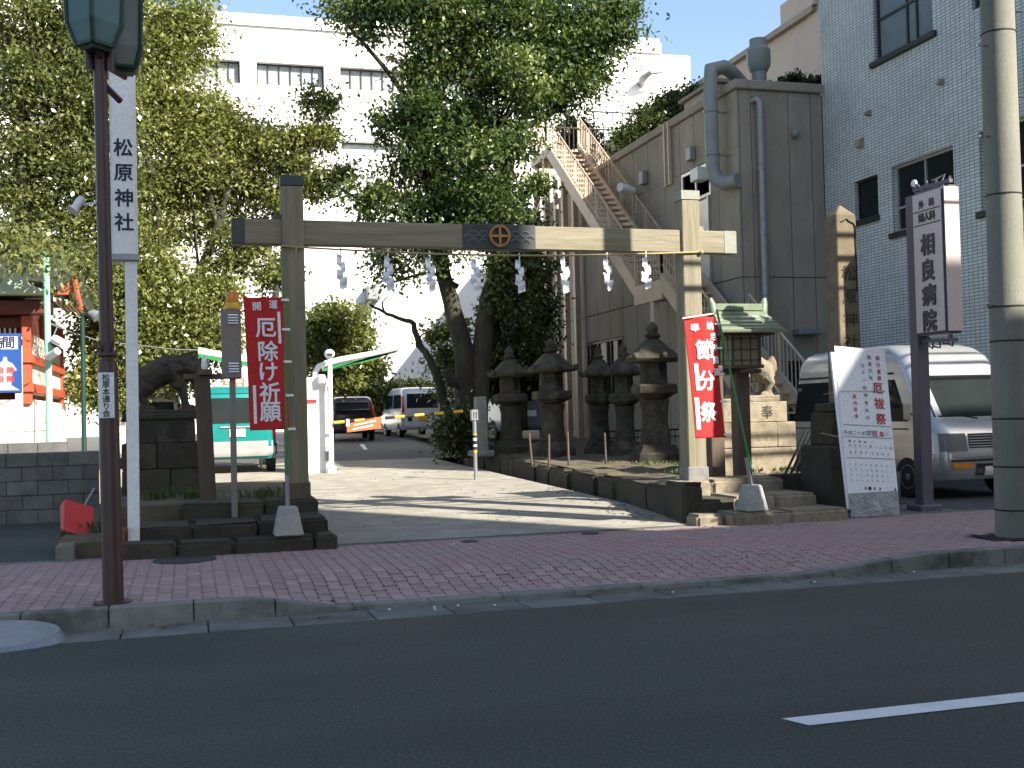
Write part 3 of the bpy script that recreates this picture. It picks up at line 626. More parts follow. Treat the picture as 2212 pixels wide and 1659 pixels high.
# ------------------------------------------------------------------ trees
def leaves(name, centers, radii, n_leaf, size, mat, parent, spread=.33, per=26, droop=.35, tint0=.5):
    """leaf faces gathered in twig clumps spread through ellipsoid lobes"""
    centers = np.array(centers, float); radii = np.array(radii, float)
    if radii.ndim == 1: radii = np.stack([radii]*3, 1)
    wt = radii.prod(1)**.8; wt = wt/wt.sum(); ncl = max(1, n_leaf//per)
    which = RN.choice(len(centers), ncl, p=wt)
    d = RN.normal(size=(ncl, 3)); d /= np.linalg.norm(d, axis=1)[:, None]
    rad = RN.uniform(.08, 1., ncl)**.45
    cc = centers[which] + d*radii[which]*rad[:, None]
    ctint = np.clip(RN.normal(tint0, .16, ncl), 0, 1)
    idx = np.repeat(np.arange(ncl), per); N = len(idx)
    sc_ = RN.uniform(.5, 1.5, ncl)[idx]*spread
    pos = cc[idx] + RN.normal(size=(N, 3))*np.stack([sc_, sc_, sc_*.6], 1)*.62
    ax = RN.normal(size=(N, 3)); ax[:, 2] -= droop; ax += .6*(pos-cc[idx])/np.maximum(1e-3, np.linalg.norm(pos-cc[idx], axis=1))[:, None]
    ax /= np.linalg.norm(ax, axis=1)[:, None]
    nn = RN.normal(size=(N, 3)); nn[:, 2] += 1.1; sd = np.cross(ax, nn); sd /= np.maximum(1e-6, np.linalg.norm(sd, axis=1))[:, None]
    no = np.cross(sd, ax); L = (size*RN.uniform(.65, 1.35, N))[:, None]
    V = np.empty((N, 4, 3)); V[:, 0] = pos; V[:, 1] = pos+ax*L*.5+sd*L*.27+no*L*.07; V[:, 2] = pos+ax*L; V[:, 3] = pos+ax*L*.5-sd*L*.27+no*L*.07
    me = bpy.data.meshes.new(name); me.vertices.add(N*4); me.vertices.foreach_set('co', V.ravel())
    me.loops.add(N*4); me.loops.foreach_set('vertex_index', np.arange(N*4, dtype=np.int32))
    me.polygons.add(N); me.polygons.foreach_set('loop_start', np.arange(0, N*4, 4, dtype=np.int32))
    me.update(calc_edges=True)
    at = me.attributes.new('tint', 'FLOAT', 'POINT')
    tt = np.clip(ctint[idx]+RN.normal(0, .14, N), 0, 1); at.data.foreach_set('value', np.repeat(tt, 4).astype(np.float32))
    o = link(name, me, mat, parent); return o
def limb(parent, pts, r0_, r1_, mat, name='limb', n=9, wob=.05):
    P = [Vector(p) for p in pts]; path = []; rs = []
    k = 5
    for i in range(len(P)-1):
        for j in range(k):
            t_ = j/k; a = P[max(i-1, 0)]; b = P[i]; c = P[i+1]; d = P[min(i+2, len(P)-1)]
            q = .5*((2*b)+(c-a)*t_+(2*a-5*b+4*c-d)*t_*t_+(3*b-a-3*c+d)*t_**3)
            path.append(q + Vector((random.uniform(-wob, wob), random.uniform(-wob, wob), 0))*(r0_+.05)); rs.append(r0_+(r1_-r0_)*((i+t_)/(len(P)-1))**.8)
    path.append(P[-1]); rs.append(r1_)
    m = MB(); m.tube(path, rs, n); return m.build(name, mat, parent, smooth=180)
def lobes(px, y):
    """px: (pixel x, pixel y, radius in pixels, offset in depth)"""
    C = []; Rr = []
    for q in px:
        yy = y+(q[3] if len(q) > 3 else 0); p = PY(q[0], q[1], yy); r = q[2]*yy*.95/F; C.append(p); Rr.append((r, r*1.0, r*.92))
    return C, Rr
def twigs(parent, root, C, Rr, mat, n, r=.035):
    ok = [i for i in range(len(C)) if min((Vector(C[i])-Vector(p)).length for p in root) < 4.5] or [0]
    for k in range(n):
        i = random.choice(ok); e = Vector(C[i]) + Vector([random.uniform(-.8, .8)*Rr[i][j] for j in range(3)]); s_ = Vector(root[random.randrange(len(root))])
        mid = s_.lerp(e, .5)+Vector((random.uniform(-.3, .3), random.uniform(-.3, .3), random.uniform(-.1, .4)))
        limb(parent, [s_, mid, e], r, r*.3, mat, 'branch', 5, .1)

# great camphor in the middle
TY = 26.5
ct = thing('camphor_tree', 'great camphor tree with twin leaning trunks behind the gate beam', 'tree', (6.6, TY, .7))
q = lambda x, y, dy=0: PY(x, y, TY+dy)
base = q(1012, 960)
limb(ct, [base+[0, 0, -.3], q(1010, 880), q(1005, 780), q(985, 690), q(960, 600), q(950, 520), q(930, 420), q(905, 300)], .36, .08, bark, 'trunk', 14, .03)
limb(ct, [base+[.15, -.1, -.3], q(1030, 860), q(1040, 760), q(1055, 650), q(1080, 560), q(1085, 450), q(1100, 360), q(1125, 270), q(1170, 190), q(1230, 110)], .33, .06, bark_lt, 'trunk', 14, .03)
for pts, a, b in (([q(1010, 800), q(1060, 740, .4), q(1090, 640, .8), q(1120, 560, 1)], .22, .08), ([q(1095, 400), q(1060, 300), q(1040, 180), q(1050, 40)], .16, .05), ([q(930, 430), q(960, 330), q(955, 200), q(985, 60)], .14, .05), ([q(950, 520), q(880, 470), q(800, 440), q(720, 400)], .1, .03),
                  ([q(1120, 280), q(1200, 240), q(1280, 170)], .1, .03), ([q(905, 300), q(870, 200), q(800, 110), q(720, 20)], .1, .03), ([q(990, 620, .5), q(930, 590, .6), q(850, 610, .6)], .07, .02), ([q(1090, 470), q(1130, 420), q(1180, 400)], .07, .02), ([q(1040, 860), q(975, 820, -.2), q(962, 800, -.3)], .14, .09)): limb(ct, pts, a, b, bark, 'limb', 9, .04)
cl = [(760, 20, 60), (850, 15, 80), (950, 40, 90), (1060, 50, 110), (1180, 60, 110), (1290, 40, 90), (1340, 20, 50), (1270, 110, 75), (1170, 160, 90), (1230, 190, 55), (1060, 160, 85), (960, 130, 75), (900, 160, 55), (880, 260, 70), (950, 250, 80), (1040, 260, 70), (860, 330, 55), (930, 350, 80), (800, 420, 50), (850, 440, 55), (930, 440, 65), (1010, 350, 60), (1090, 350, 40), (1060, 450, 60, .6), (1150, 410, 35), (1120, 490, 55, 1), (1170, 430, 25), (880, 560, 50), (830, 570, 45, .5), (790, 80, 40), (1300, 130, 40), (1010, 470, 60, 1), (940, 520, 50), (1010, 420, 55, -1), (1070, 400, 50, -1), (1110, 310, 50, -1), (1150, 230, 55, -1), (1090, 470, 40, -1.2), (980, 500, 40, -1), (1130, 160, 50, -1.2), (1020, 330, 50, -1.2), (1060, 500, 30, -1.3), (920, 580, 35, -.5), (1000, 560, 28, -1)]
C, Rr = lobes(cl, TY); leaves('crown', C, Rr, 88000, .125, lf_camphor, ct, spread=.42, per=150)
twigs(ct, [q(905, 300), q(1100, 360), q(1060, 300), q(950, 520), q(930, 420), q(1125, 270)], C, Rr, bark, 34)
# dark evergreen mass right of the trunk, between tree and stair
dk = thing('dark_evergreen', 'dark dense evergreen tree shaded between the camphor trunks and the steel stair', 'tree', (9.3, 30, .8))
limb(dk, [PY(1130, 930, 30), PY(1128, 800, 30), PY(1120, 650, 30)], .16, .06, bark, 'trunk')
C, Rr = lobes([(1120, 620, 65), (1130, 700, 70), (1150, 570, 50), (1110, 770, 65), (1160, 650, 40), (1165, 760, 35), (1080, 700, 40), (1150, 820, 35), (1085, 820, 50), (1110, 540, 45), (1100, 650, 45, -4), (1120, 590, 45, -4), (1090, 560, 40, -4), (1130, 660, 35, -3), (1095, 720, 35, -2.5), (1140, 720, 30, -2.5)], 30)
leaves('crown', C, Rr, 24000, .14, lf_dark, dk, per=40)
# left wood: four trees
def lefttree(name, label, Y_, trunk, cl, n, mat, tint, size=.112, tr=.25, spread=.38, nt_=14, per=85, fr=0., arms=(), dens=1.45):
    t_ = thing(name, label, 'tree', tuple(PY(trunk[0][0], trunk[0][1], Y_)))
    pts = [PY(a, b, Y_-fr) for a, b in trunk]; limb(t_, pts, tr, tr*.3, bark, 'trunk')
    for a in arms: limb(t_, [PY(x, y, Y_-fr) for x, y in a], tr*.42, tr*.1, bark, 'limb', 7, .08)
    C, Rr = lobes(cl, Y_); leaves('crown', C, Rr, int(n*dens), size, mat, t_, spread=spread, per=per, tint0=tint); twigs(t_, pts[len(pts)//2:], C, Rr, bark, nt_, min(.035, tr*.2)); return t_
lefttree('olive_tree', 'broad olive-green tree with reddish tips behind the white vertical sign', 29, [(372, 900), (372, 700), (380, 640), (430, 590), (470, 490), (490, 420), (515, 370)],
         [(320, 60, 90), (400, 90, 70), (350, 170, 80), (330, 270, 90), (430, 270, 80), (500, 300, 75), (580, 310, 60), (400, 380, 95), (500, 400, 75), (570, 390, 55), (330, 420, 70), (440, 490, 60), (330, 520, 70), (540, 470, 45), (420, 30, 50), (455, 220, 45)], 44000, lf_olive, .52, tr=.2, fr=.7, dens=1.3, arms=(((385, 635), (440, 600), (520, 600), (600, 580)), ((470, 490), (455, 420), (470, 330), (450, 230)), ((380, 640), (350, 560), (340, 470), (330, 380)), ((330, 380), (300, 290), (290, 200), (320, 90)), ((430, 590), (500, 560), (560, 520))))
lefttree('olive_tree', 'smaller airy green tree reaching right beside the tall left gate post', 28, [(600, 900), (590, 700), (610, 560), (640, 420), (670, 330), (690, 250)],
         [(690, 225, 42), (660, 290, 45), (620, 330, 50), (700, 300, 30), (600, 430, 45), (650, 380, 45), (690, 400, 35), (560, 540, 40), (600, 590, 40), (500, 570, 38), (520, 520, 40), (730, 370, 28)], 13000, lf_olive, .45, tr=.11, spread=.28, fr=.3, arms=(((640, 420), (600, 400), (570, 380)), ((610, 560), (560, 575), (500, 570))))
lefttree('dark_tree', 'tall shadowy tree with bare dark limbs at the far left behind the shrine hall', 27, [(60, 900), (60, 600), (50, 400), (40, 200), (25, 60)],
         [(50, 60, 100), (150, 40, 100), (60, 200, 100), (150, 180, 90), (50, 340, 90), (150, 320, 90), (60, 460, 80), (160, 450, 80), (230, 120, 90), (230, 250, 80), (220, 380, 80), (240, 480, 60), (150, 540, 55), (40, 545, 50), (210, 560, 50), (30, 525, 50, -7), (100, 535, 45, -7), (165, 555, 35, -6), (155, 625, 22, -5), (60, 560, 30, -8)], 42000, lf_mid, .5, tr=.34, per=95, fr=.2, dens=1.35, arms=(((50, 400), (110, 300), (150, 190), (170, 60)), ((40, 200), (90, 120), (60, 30)), ((55, 500), (130, 420), (200, 330), (235, 240))))
lefttree('hedge_tree', 'leafy mid-green tree filling the space behind the stone guardian and lamp post', 27.5, [(310, 960), (310, 850), (320, 760)],
         [(230, 680, 60), (300, 640, 65), (380, 680, 65), (330, 740, 70), (240, 770, 55), (420, 740, 60), (200, 740, 45), (380, 800, 60), (280, 830, 55), (180, 830, 45), (450, 690, 50), (430, 620, 45), (340, 580, 45), (480, 640, 40), (235, 600, 45), (480, 740, 45), (230, 850, 50)], 30000, lf_olive, .5, tr=.12)
lefttree('round_tree', 'rounded leafy tree standing in the car park beyond the ticket machine', 36, [(715, 900), (715, 800), (720, 730)],
         [(700, 720, 50), (745, 690, 40), (690, 770, 45), (760, 740, 40), (720, 660 + 20, 30), (740, 800, 50), (790, 790, 30)], 12000, lf_olive, .45, tr=.12, size=.16)
lefttree('car_park_shrub', 'spreading leafy shrub behind the parked maroon car', 46, [(780, 900), (785, 870), (790, 850)],
         [(760, 840, 40), (810, 850, 40), (850, 850, 30), (790, 800, 35), (730, 850, 35), (900, 840, 25), (880, 870, 30)], 9000, lf_olive, .35, tr=.1, size=.18)
lefttree('thin_tree', 'thin sparse tree half hidden beside the camphor trunk', 34, [(955, 900), (950, 830), (945, 740)],
         [(950, 720, 18), (962, 790, 18), (965, 760, 16), (972, 840, 16), (985, 700, 16)], 2200, lf_olive, .4, tr=.05, size=.15, spread=.4)
# leaning bare trunk
lb = thing('leaning_trunk', 'thin bare leaning trunk with knotted bark slanting up left from the camphor foot', 'tree', tuple(PY(958, 880, 28)))
limb(lb, [PY(985, 940, 28), PY(960, 870, 28), PY(945, 820, 28), (PY(925, 770, 28)), PY(905, 745, 28), PY(892, 700, 28), PY(870, 690, 28), PY(830, 675, 28), PY(800, 658, 28)], .15, .03, bark_lt, 'trunk', 8, .15)
for a, b, c in (((905, 745), (910, 725), (930, 715)), ((925, 775), (915, 750), (908, 730)), ((830, 675), (826, 655), (838, 640)), ((945, 820), (980, 800), (990, 780)), ((940, 810), (925, 780), (918, 770))): limb(lb, [PY(*a, 28), PY(*b, 28), PY(*c, 28)], .035, .012, bark_lt, 'branch', 5)
# shrubs: low bush by the camphor foot, roof bushes
def shrub(name, label, Y_, cl, n, mat, tint=.45, size=.12, spread=.25, foot=None):
    C, Rr = lobes(cl, Y_); f = foot if foot is not None else (C[0][0], Y_, C[0][2]-Rr[0][2])
    t_ = thing(name, label, 'shrub', tuple(f)); leaves('foliage', C, Rr, n, size, mat, t_, spread=spread, per=24, tint0=tint)
    for k in range(4): limb(t_, [(f[0]+random.uniform(-.1, .1), f[1], f[2]-.05), tuple(C[k % len(C)])], .03, .012, twig, 'stem', 5)
shrub('low_shrub', 'low dark bush around the foot of the camphor tree', 25, [(982, 922, 30), (1000, 898, 26), (962, 950, 15), (1005, 942, 28), (985, 955, 20)], 5000, lf_dark, .4, foot=(6.9, 25, .68))
shrub('roof_shrub', 'large dark rounded bush growing on the annexe roof behind the railing', 30, [(1400, 260, 45), (1450, 230, 45), (1360, 300, 35), (1490, 205, 25), (1430, 300, 35), (1340, 330, 20)], 8000, lf_dark, .5, foot=(13.6, 30, 8.38))
shrub('roof_shrub', 'smaller leafy bush on the roof beside the top stair landing', 34, [(1235, 280, 38), (1260, 300, 35), (1220, 310, 25), (1290, 320, 20)], 4200, lf_dark, .45, foot=(13.2, 34, 8.4))
shrub('roof_shrub', 'short spiky plants on the annexe roof against the tiled wall', 23.2, [(1715, 172, 14), (1745, 175, 13), (1775, 178, 13), (1690, 176, 8)], 900, lf_dark, .4, .1, .1, foot=(13.4, 23.2, 8.39))

# ------------------------------------------------------------------ left steps and bed
def stones(parent, x0, x1, y0, y1, z0, z1, mat, ln=.7, name='stone', bev=.03, jit=.01):
    x = x0
    while x < x1-.05:
        L = min(random.uniform(ln*.75, ln*1.3), x1-x)
        if x1-x-L < .2: L = x1-x
        m = MB(); m.b2(x+.005, x+L-.005, y0+random.uniform(-.012, .012), y1, z0, z1+random.uniform(-.008, .008)); m.build(name, mat, parent, bevel=bev, jitter=jit, seg=2); x += L
ls = thing('stone_steps', 'three worn dark stone steps under the left gate post', 'steps', (.4, 12.5, .15))
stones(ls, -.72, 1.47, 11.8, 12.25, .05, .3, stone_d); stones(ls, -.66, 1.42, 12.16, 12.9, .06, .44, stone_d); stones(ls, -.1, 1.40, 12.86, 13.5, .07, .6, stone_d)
lbed = struct(MB().b2(-.95, 1.38, 13.3, 17.4, .05, .585).build('left_bed', earth, bevel=.02))
MB().b2(-1.3, -.74, 12.25, 17.4, .05, .35).build('bed_shoulder', earth, lbed, bevel=.05)
o = thing('edging_kerb', 'short pale concrete kerb block sloping beside the asphalt lot', 'kerb block', (-1.15, 12.6, .15)); m = MB(); m.b2(-1.28, -1.1, 12.02, 14.6, .1, .31); m.build('block', gutc, o, bevel=.02, jitter=.006)
# ------------------------------------------------------------------ torii gate
tg = thing('torii_gate', 'weathered square-timber shrine gate with a crested cross beam', 'gate', (3.7, 13.2, .6))
PLX, PLY, PRX, PRY = 1.19, 13.2, 6.2, 13.3; PT = 4.27; hw = .125
for x, y, nm in ((PLX, PLY, 'l'), (PRX, PRY, 'r')):
    zb = .58 if nm == 'l' else .6
    po = MB().b2(x-hw, x+hw, y-hw, y+hw, zb, PT-.1).build('post', wood, tg, bevel=.012)
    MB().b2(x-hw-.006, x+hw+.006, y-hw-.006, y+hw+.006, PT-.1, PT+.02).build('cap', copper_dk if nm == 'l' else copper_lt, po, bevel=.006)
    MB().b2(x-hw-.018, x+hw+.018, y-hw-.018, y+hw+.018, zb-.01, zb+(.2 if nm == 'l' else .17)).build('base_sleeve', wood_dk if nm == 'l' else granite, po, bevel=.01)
bt = lambda x: 3.79-.003*(x-.5); bz0 = 3.5
def beam(x0, x1, mat, name, par, grow=0.):
    m = MB(); a = math.atan((PRY-PLY)/(PRX-PLX)); f = lambda x: PLY+(x-PLX)*(PRY-PLY)/(PRX-PLX)
    vs = []
    for x in (x0, x1): vs += [(x, f(x)-.085-grow, bz0-grow), (x, f(x)+.085+grow, bz0-grow), (x, f(x)+.085+grow, 3.785+grow), (x, f(x)-.085-grow, 3.785+grow)]
    m.add(vs, [(0, 1, 2, 3), (7, 6, 5, 4), (0, 4, 5, 1), (1, 5, 6, 2), (2, 6, 7, 3), (3, 7, 4, 0)]); return m.build(name, mat, par, bevel=.006)
bo = beam(.54, 6.82, woodx, 'cross_beam', tg)
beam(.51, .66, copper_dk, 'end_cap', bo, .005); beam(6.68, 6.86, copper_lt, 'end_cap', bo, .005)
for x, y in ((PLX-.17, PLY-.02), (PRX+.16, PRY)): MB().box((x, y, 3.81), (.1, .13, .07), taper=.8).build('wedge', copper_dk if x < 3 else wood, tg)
pan = beam(3.2, 4.12, copper_dk, 'crest_panel', bo, .009)
cyf = PLY+(3.66-PLX)*.02-.1
m = MB(); cz = 3.648
ringp = []
for k in range(28):
    a = 2*math.pi*k/28
    ringp.append((3.66+.118*math.cos(a), cyf-.012, cz+.118*math.sin(a)))
m.tube(ringp+[ringp[0]], .02, 6, cap=False); m.b2(3.66-.11, 3.66+.11, cyf-.028, cyf, cz-.014, cz+.014); m.b2(3.66-.014, 3.66+.014, cyf-.03, cyf-.001, cz-.11, cz+.11); m.build('cross_in_ring_crest', gold, pan, smooth=50)
m = MB()
for sx in (-1, 1):
    for (ux, uz) in ((.2, .05), (.33, .05), (.265, 0), (.39, 0), (.2, -.05), (.33, -.05), (.15, 0)):
        pts = []
        for k in range(7): a = math.pi*(.12+.76*k/6); pts.append((3.66+sx*ux+.062*math.cos(a), cyf-.003, cz+uz-.035+.05*math.sin(a)))
        m.tube(pts, .0045, 4)
m.build('wave_carving', wave_m, pan)
# sacred rope and paper streamers
ry = lambda x: PLY-.145+(x-PLX)*(PRY-PLY)/(PRX-PLX)
def rz_(x): t_ = (x-1.2)/5.0; return 3.5-.04+.035*t_-.075*math.sin(math.pi*min(1, max(0, t_)))*.9
ro = thing('shimenawa_rope', 'thin straw rope strung between the gate posts under the beam', 'rope', (3.7, 13.1, 3.45))
m = MB(); m.tube([(PLX-.14, PLY-.142, rz_(1.1)+.01)]+[(x, ry(x), rz_(x)) for x in np.linspace(1.2, 6.25, 30)]+[(PRX+.1, PRY-.15, rz_(6.3)+.01)], .011, 6)
m.tube([(PLX+.03, ry(1.2)-.01, rz_(1.2)), (PLX+.025, ry(1.2)-.02, rz_(1.2)-.12)], [.014, .004], 5); m.ball((PRX+.12, PRY-.15, rz_(6.3)), .03); m.build('cord', rope_m, ro, smooth=60)
spx = [735, 837, 928, 1026, 1122, 1219, 1313, 1398]
for i, sx in enumerate(spx):
    x = PY(sx, 540, 13.1)[0]; y = ry(x); z = rz_(x); rnd = random.Random(i)
    nth = ('first', 'second', 'third', 'fourth')
    t_ = thing('paper_streamer', f'{nth[i]} white folded paper streamer from the shaded gate post' if i < 4 else f'{nth[7-i]} white folded paper streamer from the sunlit gate post', 'paper streamer', (x, y, z), rnd.uniform(-.2, .3), 'paper streamers on the gate rope')
    m = MB(); m.b2(-.006, .006, -.004, .004, -.075, .03); m.build('hanger', paper, t_, local=True)
    m = MB(); zz = -.06; off = 0
    for k in range(4):
        w_ = .062+.009*k; h_ = .12+rnd.uniform(-.01, .015); dx = (.02 if k % 2 else -.02)+rnd.uniform(-.008, .008); tw = rnd.uniform(-.35, .35)
        def fn(u, v, zz=zz, w_=w_, h_=h_, dx=dx, tw=tw, k=k):
            a = tw+.7*(v-.5); xx = (u-.5)*w_; return (dx+xx*math.cos(a)+(.012 if k % 2 else -.012)*(v-.5), xx*math.sin(a)+.012*math.sin(6*v+k)-.005*k, zz-h_*v+.03*(u-.5)*(1 if k % 2 else -1))
        m.grid(fn, 3, 5); zz -= .088
    m.build('folded_strip', paper, t_, local=True)

# ------------------------------------------------------------------ things on the left pavement
# lamp post
lp = thing('lamp_post', 'brown street lamp post with twin lantern heads and a white street name plate', 'lamp post', (-.56, 9.08, .15))
bx0, by0 = -.56, 9.08; topp = PY(213, 90, 9.0); dxl = (topp[0]-bx0)/(topp[2]-.15)
lx = lambda z: bx0+dxl*(z-.15)
m = MB(); m.lathe([(.135, 0), (.135, .012), (.09, .013)], 16, (bx0, by0, .148)); m.build('base_flange', brownpole, lp)
m = MB(); zs_ = PY(230, 780, by0)[2]; ztop = PY(212, 110, by0)[2]
m.tube([(lx(.15), by0, .15), (lx(zs_-.06), by0, zs_-.06), (lx(zs_), by0, zs_), (lx(zs_+.005), by0, zs_+.005), (lx(ztop), by0, ztop)], [.076, .073, .066, .052, .05], 20); m.build('pole', brownpole, lp, smooth=40)
m = MB(); zc = zs_+.16
for k in range(6):
    a = k*math.pi/3; m.tube([(lx(zc)+.055*math.cos(a), by0+.055*math.sin(a), zs_+.06), (lx(zc)+.1*math.cos(a), by0+.1*math.sin(a), zs_+.16)], [.012, .004], 4)
m.lathe([(.055, 0), (.075, .01), (.075, .03), (.055, .05)], 16, (lx(zs_), by0, zs_+.03)); m.build('collar', brownpole, lp)
pa = PY(216, 805, by0-.078); pb = PY(243, 903, by0-.078); xm = (pa[0]+pb[0])/2; wpl = .115
pl = MB().b2(xm-wpl/2, xm+wpl/2, by0-.088, by0-.078, pb[2], pa[2]).build('name_plate', whitepaint, lp, bevel=.003)
letters(column('松原本通り会', xm, pa[2]-.035, pb[2]+.035, .052), black_ink, lambda u, v, d: (u, by0-.0895-d, v), pl, .02)
def lantern_head(cx, cy, zc0, zc1, rz, tgt, w=.17):
    def ring(z, r): return [(cx+r*1.414*math.cos(rz+math.pi/4+math.pi/2*k), cy+r*1.414*math.sin(rz+math.pi/4+math.pi/2*k), z) for k in range(4)]
    def shell(A, B): return A+B, [tuple(range(4))[::-1], tuple(range(4, 8))]+[(i, (i+1) % 4, 4+(i+1) % 4, 4+i) for i in range(4)]
    z1 = zc0+.2; gl = MB(); gl.add(*shell(ring(zc0+.05, w*.66), ring(z1, w*.93))); gl.add(*shell(ring(z1+.0005, w*.93), ring(zc1, w*1.02))); gb = gl.build('lamp_glass', tgt, lp)
    A, B, C_ = ring(zc0+.04, w*.64), ring(z1, w*.95), ring(zc1, w*1.04); fr = MB()
    for i in range(4): fr.tube([A[i], B[i], C_[i]], .02, 6)
    for i in range(4): fr.tube([A[i], A[(i+1) % 4]], .018, 6); fr.tube([C_[i], C_[(i+1) % 4]], .02, 6)
    fr.add(*shell(ring(zc0, w*.5), ring(zc0+.05, w*.66))); fr.add(*shell(ring(zc1+.01, w*1.3), ring(zc1+.16, w*.5)))
    fr.build('lantern_frame', dkgreen, gb)
a = PY(205, 110, by0-.12); b = PY(268, 145, by0+.3)
lantern_head(a[0], by0-.12, a[2]+.0, a[2]+.7, .75, glass_t, .145); lantern_head(b[0]+.0, by0+.42, b[2]-.02, b[2]+.62, .05, glass_r, .125)
m = MB(); zt = PY(212, 130, by0)[2]
for dx in (-.075, .075): m.tube([(lx(zt)+dx, by0-.02, zt-.08), (lx(zt)+dx, by0-.02, zt+.08)], .03, 10)
m.tube([(lx(zt), by0, zt-.02), (b[0], by0+.42, zt+.0)], .022, 8); m.tube([(lx(zt), by0, zt), (lx(zt), by0-.12, zt+.06)], .03, 8); m.tube([(lx(zt)+.04, by0, zt-.2), (lx(zt)+.14, by0+.1, zt-.28)], .025, 6); m.build('lantern_bracket', brownpole, lp, smooth=40)
zf = PY(165, 465, by0+.5)
m = MB(); m.tube([(lx(zf[2]), by0, zf[2]+.02), (lx(zf[2])-.07, by0+.03, zf[2]+.015)], .012, 6); m.tube([(lx(zf[2])-.07, by0+.03, zf[2]+.015), (lx(zf[2])-.19, by0+.06, zf[2]+.0)], .008, 6)
m.tube([(lx(zf[2])-.155, by0+.06, zf[2]+.055), (lx(zf[2])-.17, by0+.05, zf[2]+.03), (lx(zf[2])-.2, by0+.03, zf[2]-.02), (lx(zf[2])-.22, by0+.02, zf[2]-.05)], [.03, .035, .03, .052], 10); m.build('spot_lamp', whitepaint, lp, smooth=50)
# white shrine sign
ss = thing('vertical_sign', 'tall white vertical sign board lettered in navy on a slim white post', 'sign', (-.54, 12.2, .3))
sy = 12.2; fpt = PZ(290, 1167, .3); tp_ = PY(283, 565, sy)
sx_ = lambda z: fpt[0]+(tp_[0]-fpt[0])*(z-.3)/(tp_[2]-.3)
m = MB(); z1_ = tp_[2]
m.add([(sx_(z)+a*.058, sy+b*.05, z) for z in (.29, z1_) for a, b in ((-1, -1), (1, -1), (1, 1), (-1, 1))], [(0, 3, 2, 1), (4, 5, 6, 7), (0, 1, 5, 4), (1, 2, 6, 5), (2, 3, 7, 6), (3, 0, 4, 7)]); m.build('post', whitepaint, ss, bevel=.004)
l0 = PY(241, 560, sy-.06); l1 = PY(298, 560, sy-.06); zt_ = PY(270, 122, sy)[2]; bzb = PY(270, 565, sy)[2]
sb = MB().b2(l0[0], l1[0], sy-.07, sy+.07, bzb+.05, zt_).build('board', whitepaint, ss, bevel=.02, seg=2)
MB().b2(l0[0]-.012, l1[0]+.012, sy-.085, sy+.085, bzb-.0, bzb+.055).build('base_tray', graysteel, ss, bevel=.008)
uc = (l0[0]+l1[0])/2
letters([(c, uc+.0, PY(268, y, sy)[2], .178) for c, y in zip('松原神社', (322, 376, 430, 482))], navy_ink, lambda u, v, d: (u, sy-.0725-d, v), sb, .026)
# warning beacon
wbn = thing('warning_beacon', 'taupe alarm box with louvres and an amber lamp on a slim post', 'beacon', (.48, 12.84, .44))
byb = 12.84; fz = .44; pbx = PY(507, 1115, byb)[0]
m = MB(); m.add([(x, byb+dy, z) for z, xx in ((fz, pbx), (PY(502, 818, byb)[2], PY(502, 818, byb)[0])) for x, dy in ((xx-.032, -.032), (xx+.032, -.032), (xx+.032, .032), (xx-.032, .032))], [(0, 3, 2, 1), (4, 5, 6, 7), (0, 1, 5, 4), (1, 2, 6, 5), (2, 3, 7, 6), (3, 0, 4, 7)]); m.build('post', beige_box, wbn)
m = MB(); m.tube([(pbx+.05, byb+.45, fz+.13), (pbx+.0, byb+.03, fz+.85)], .014, 6); m.build('brace', graysteel, wbn)
a = PY(481, 668, byb); b = PY(518, 818, byb); cxb = (a[0]+b[0])/2
bxo = MB().b2(cxb-.105, cxb+.105, byb-.08, byb+.08, b[2], a[2]).build('box', beige_box, wbn, bevel=.012)
for zc in (PY(500, 692, byb)[2], PY(500, 796, byb)[2]):
    for k in range(4): m = MB(); m.prism([(byb-.083, zc-.045+k*.03), (byb-.083, zc-.03+k*.03), (byb-.098, zc-.042+k*.03), (byb-.094, zc-.047+k*.03)], 'x', cxb-.035, cxb+.075); m.build('louvre', paper, bxo)
lb_ = MB().lathe([(.085, 0), (.085, .05), (.07, .07)], 18, (cxb+.02, byb, a[2])).build('lamp_base', yellow, wbn, smooth=40)
MB().lathe([(.068, 0), (.072, .02), (.066, .115), (.05, .125)], 18, (cxb+.02, byb, a[2]+.07)).build('amber_lens', amber, lb_, smooth=40)
# timber lantern stump
wp = thing('timber_post', 'dark square timber post with a short crosspiece beside the stone guardian', 'post', (.21, 13.6, .58))
pf = PZ(450, 1078, .6); pt_ = PY(436, 812, 13.6)
m = MB(); m.add([(x+a*.09, 13.6+b*.09, z) for x, z in ((pf[0], .57), (pt_[0]+.0, pt_[2])) for a, b in ((-1, -1), (1, -1), (1, 1), (-1, 1))], [(0, 3, 2, 1), (4, 5, 6, 7), (0, 1, 5, 4), (1, 2, 6, 5), (2, 3, 7, 6), (3, 0, 4, 7)]); m.build('post', wood_dk, wp, bevel=.01)
m = MB(); m.box((pt_[0]+.03, 13.6, pt_[2]-.01), (.46, .1, .06), rz=.1); m.box((pt_[0]+.03, 13.6, pt_[2]+.03), (.14, .3, .05), rz=.1); m.box((pt_[0]+.03, 13.6, pt_[2]+.06), (.17, .17, .03)); m.build('crosspiece', wood_dk, wp, bevel=.005)
m = MB(); m.lathe([(.03, 0), (.035, .05), (.03, .12), (.012, .14), (.012, .17)], 10, (pt_[0]+.03, 13.6, pt_[2]+.075)); m.build('bulb_holder', plate_g, wp, smooth=40)

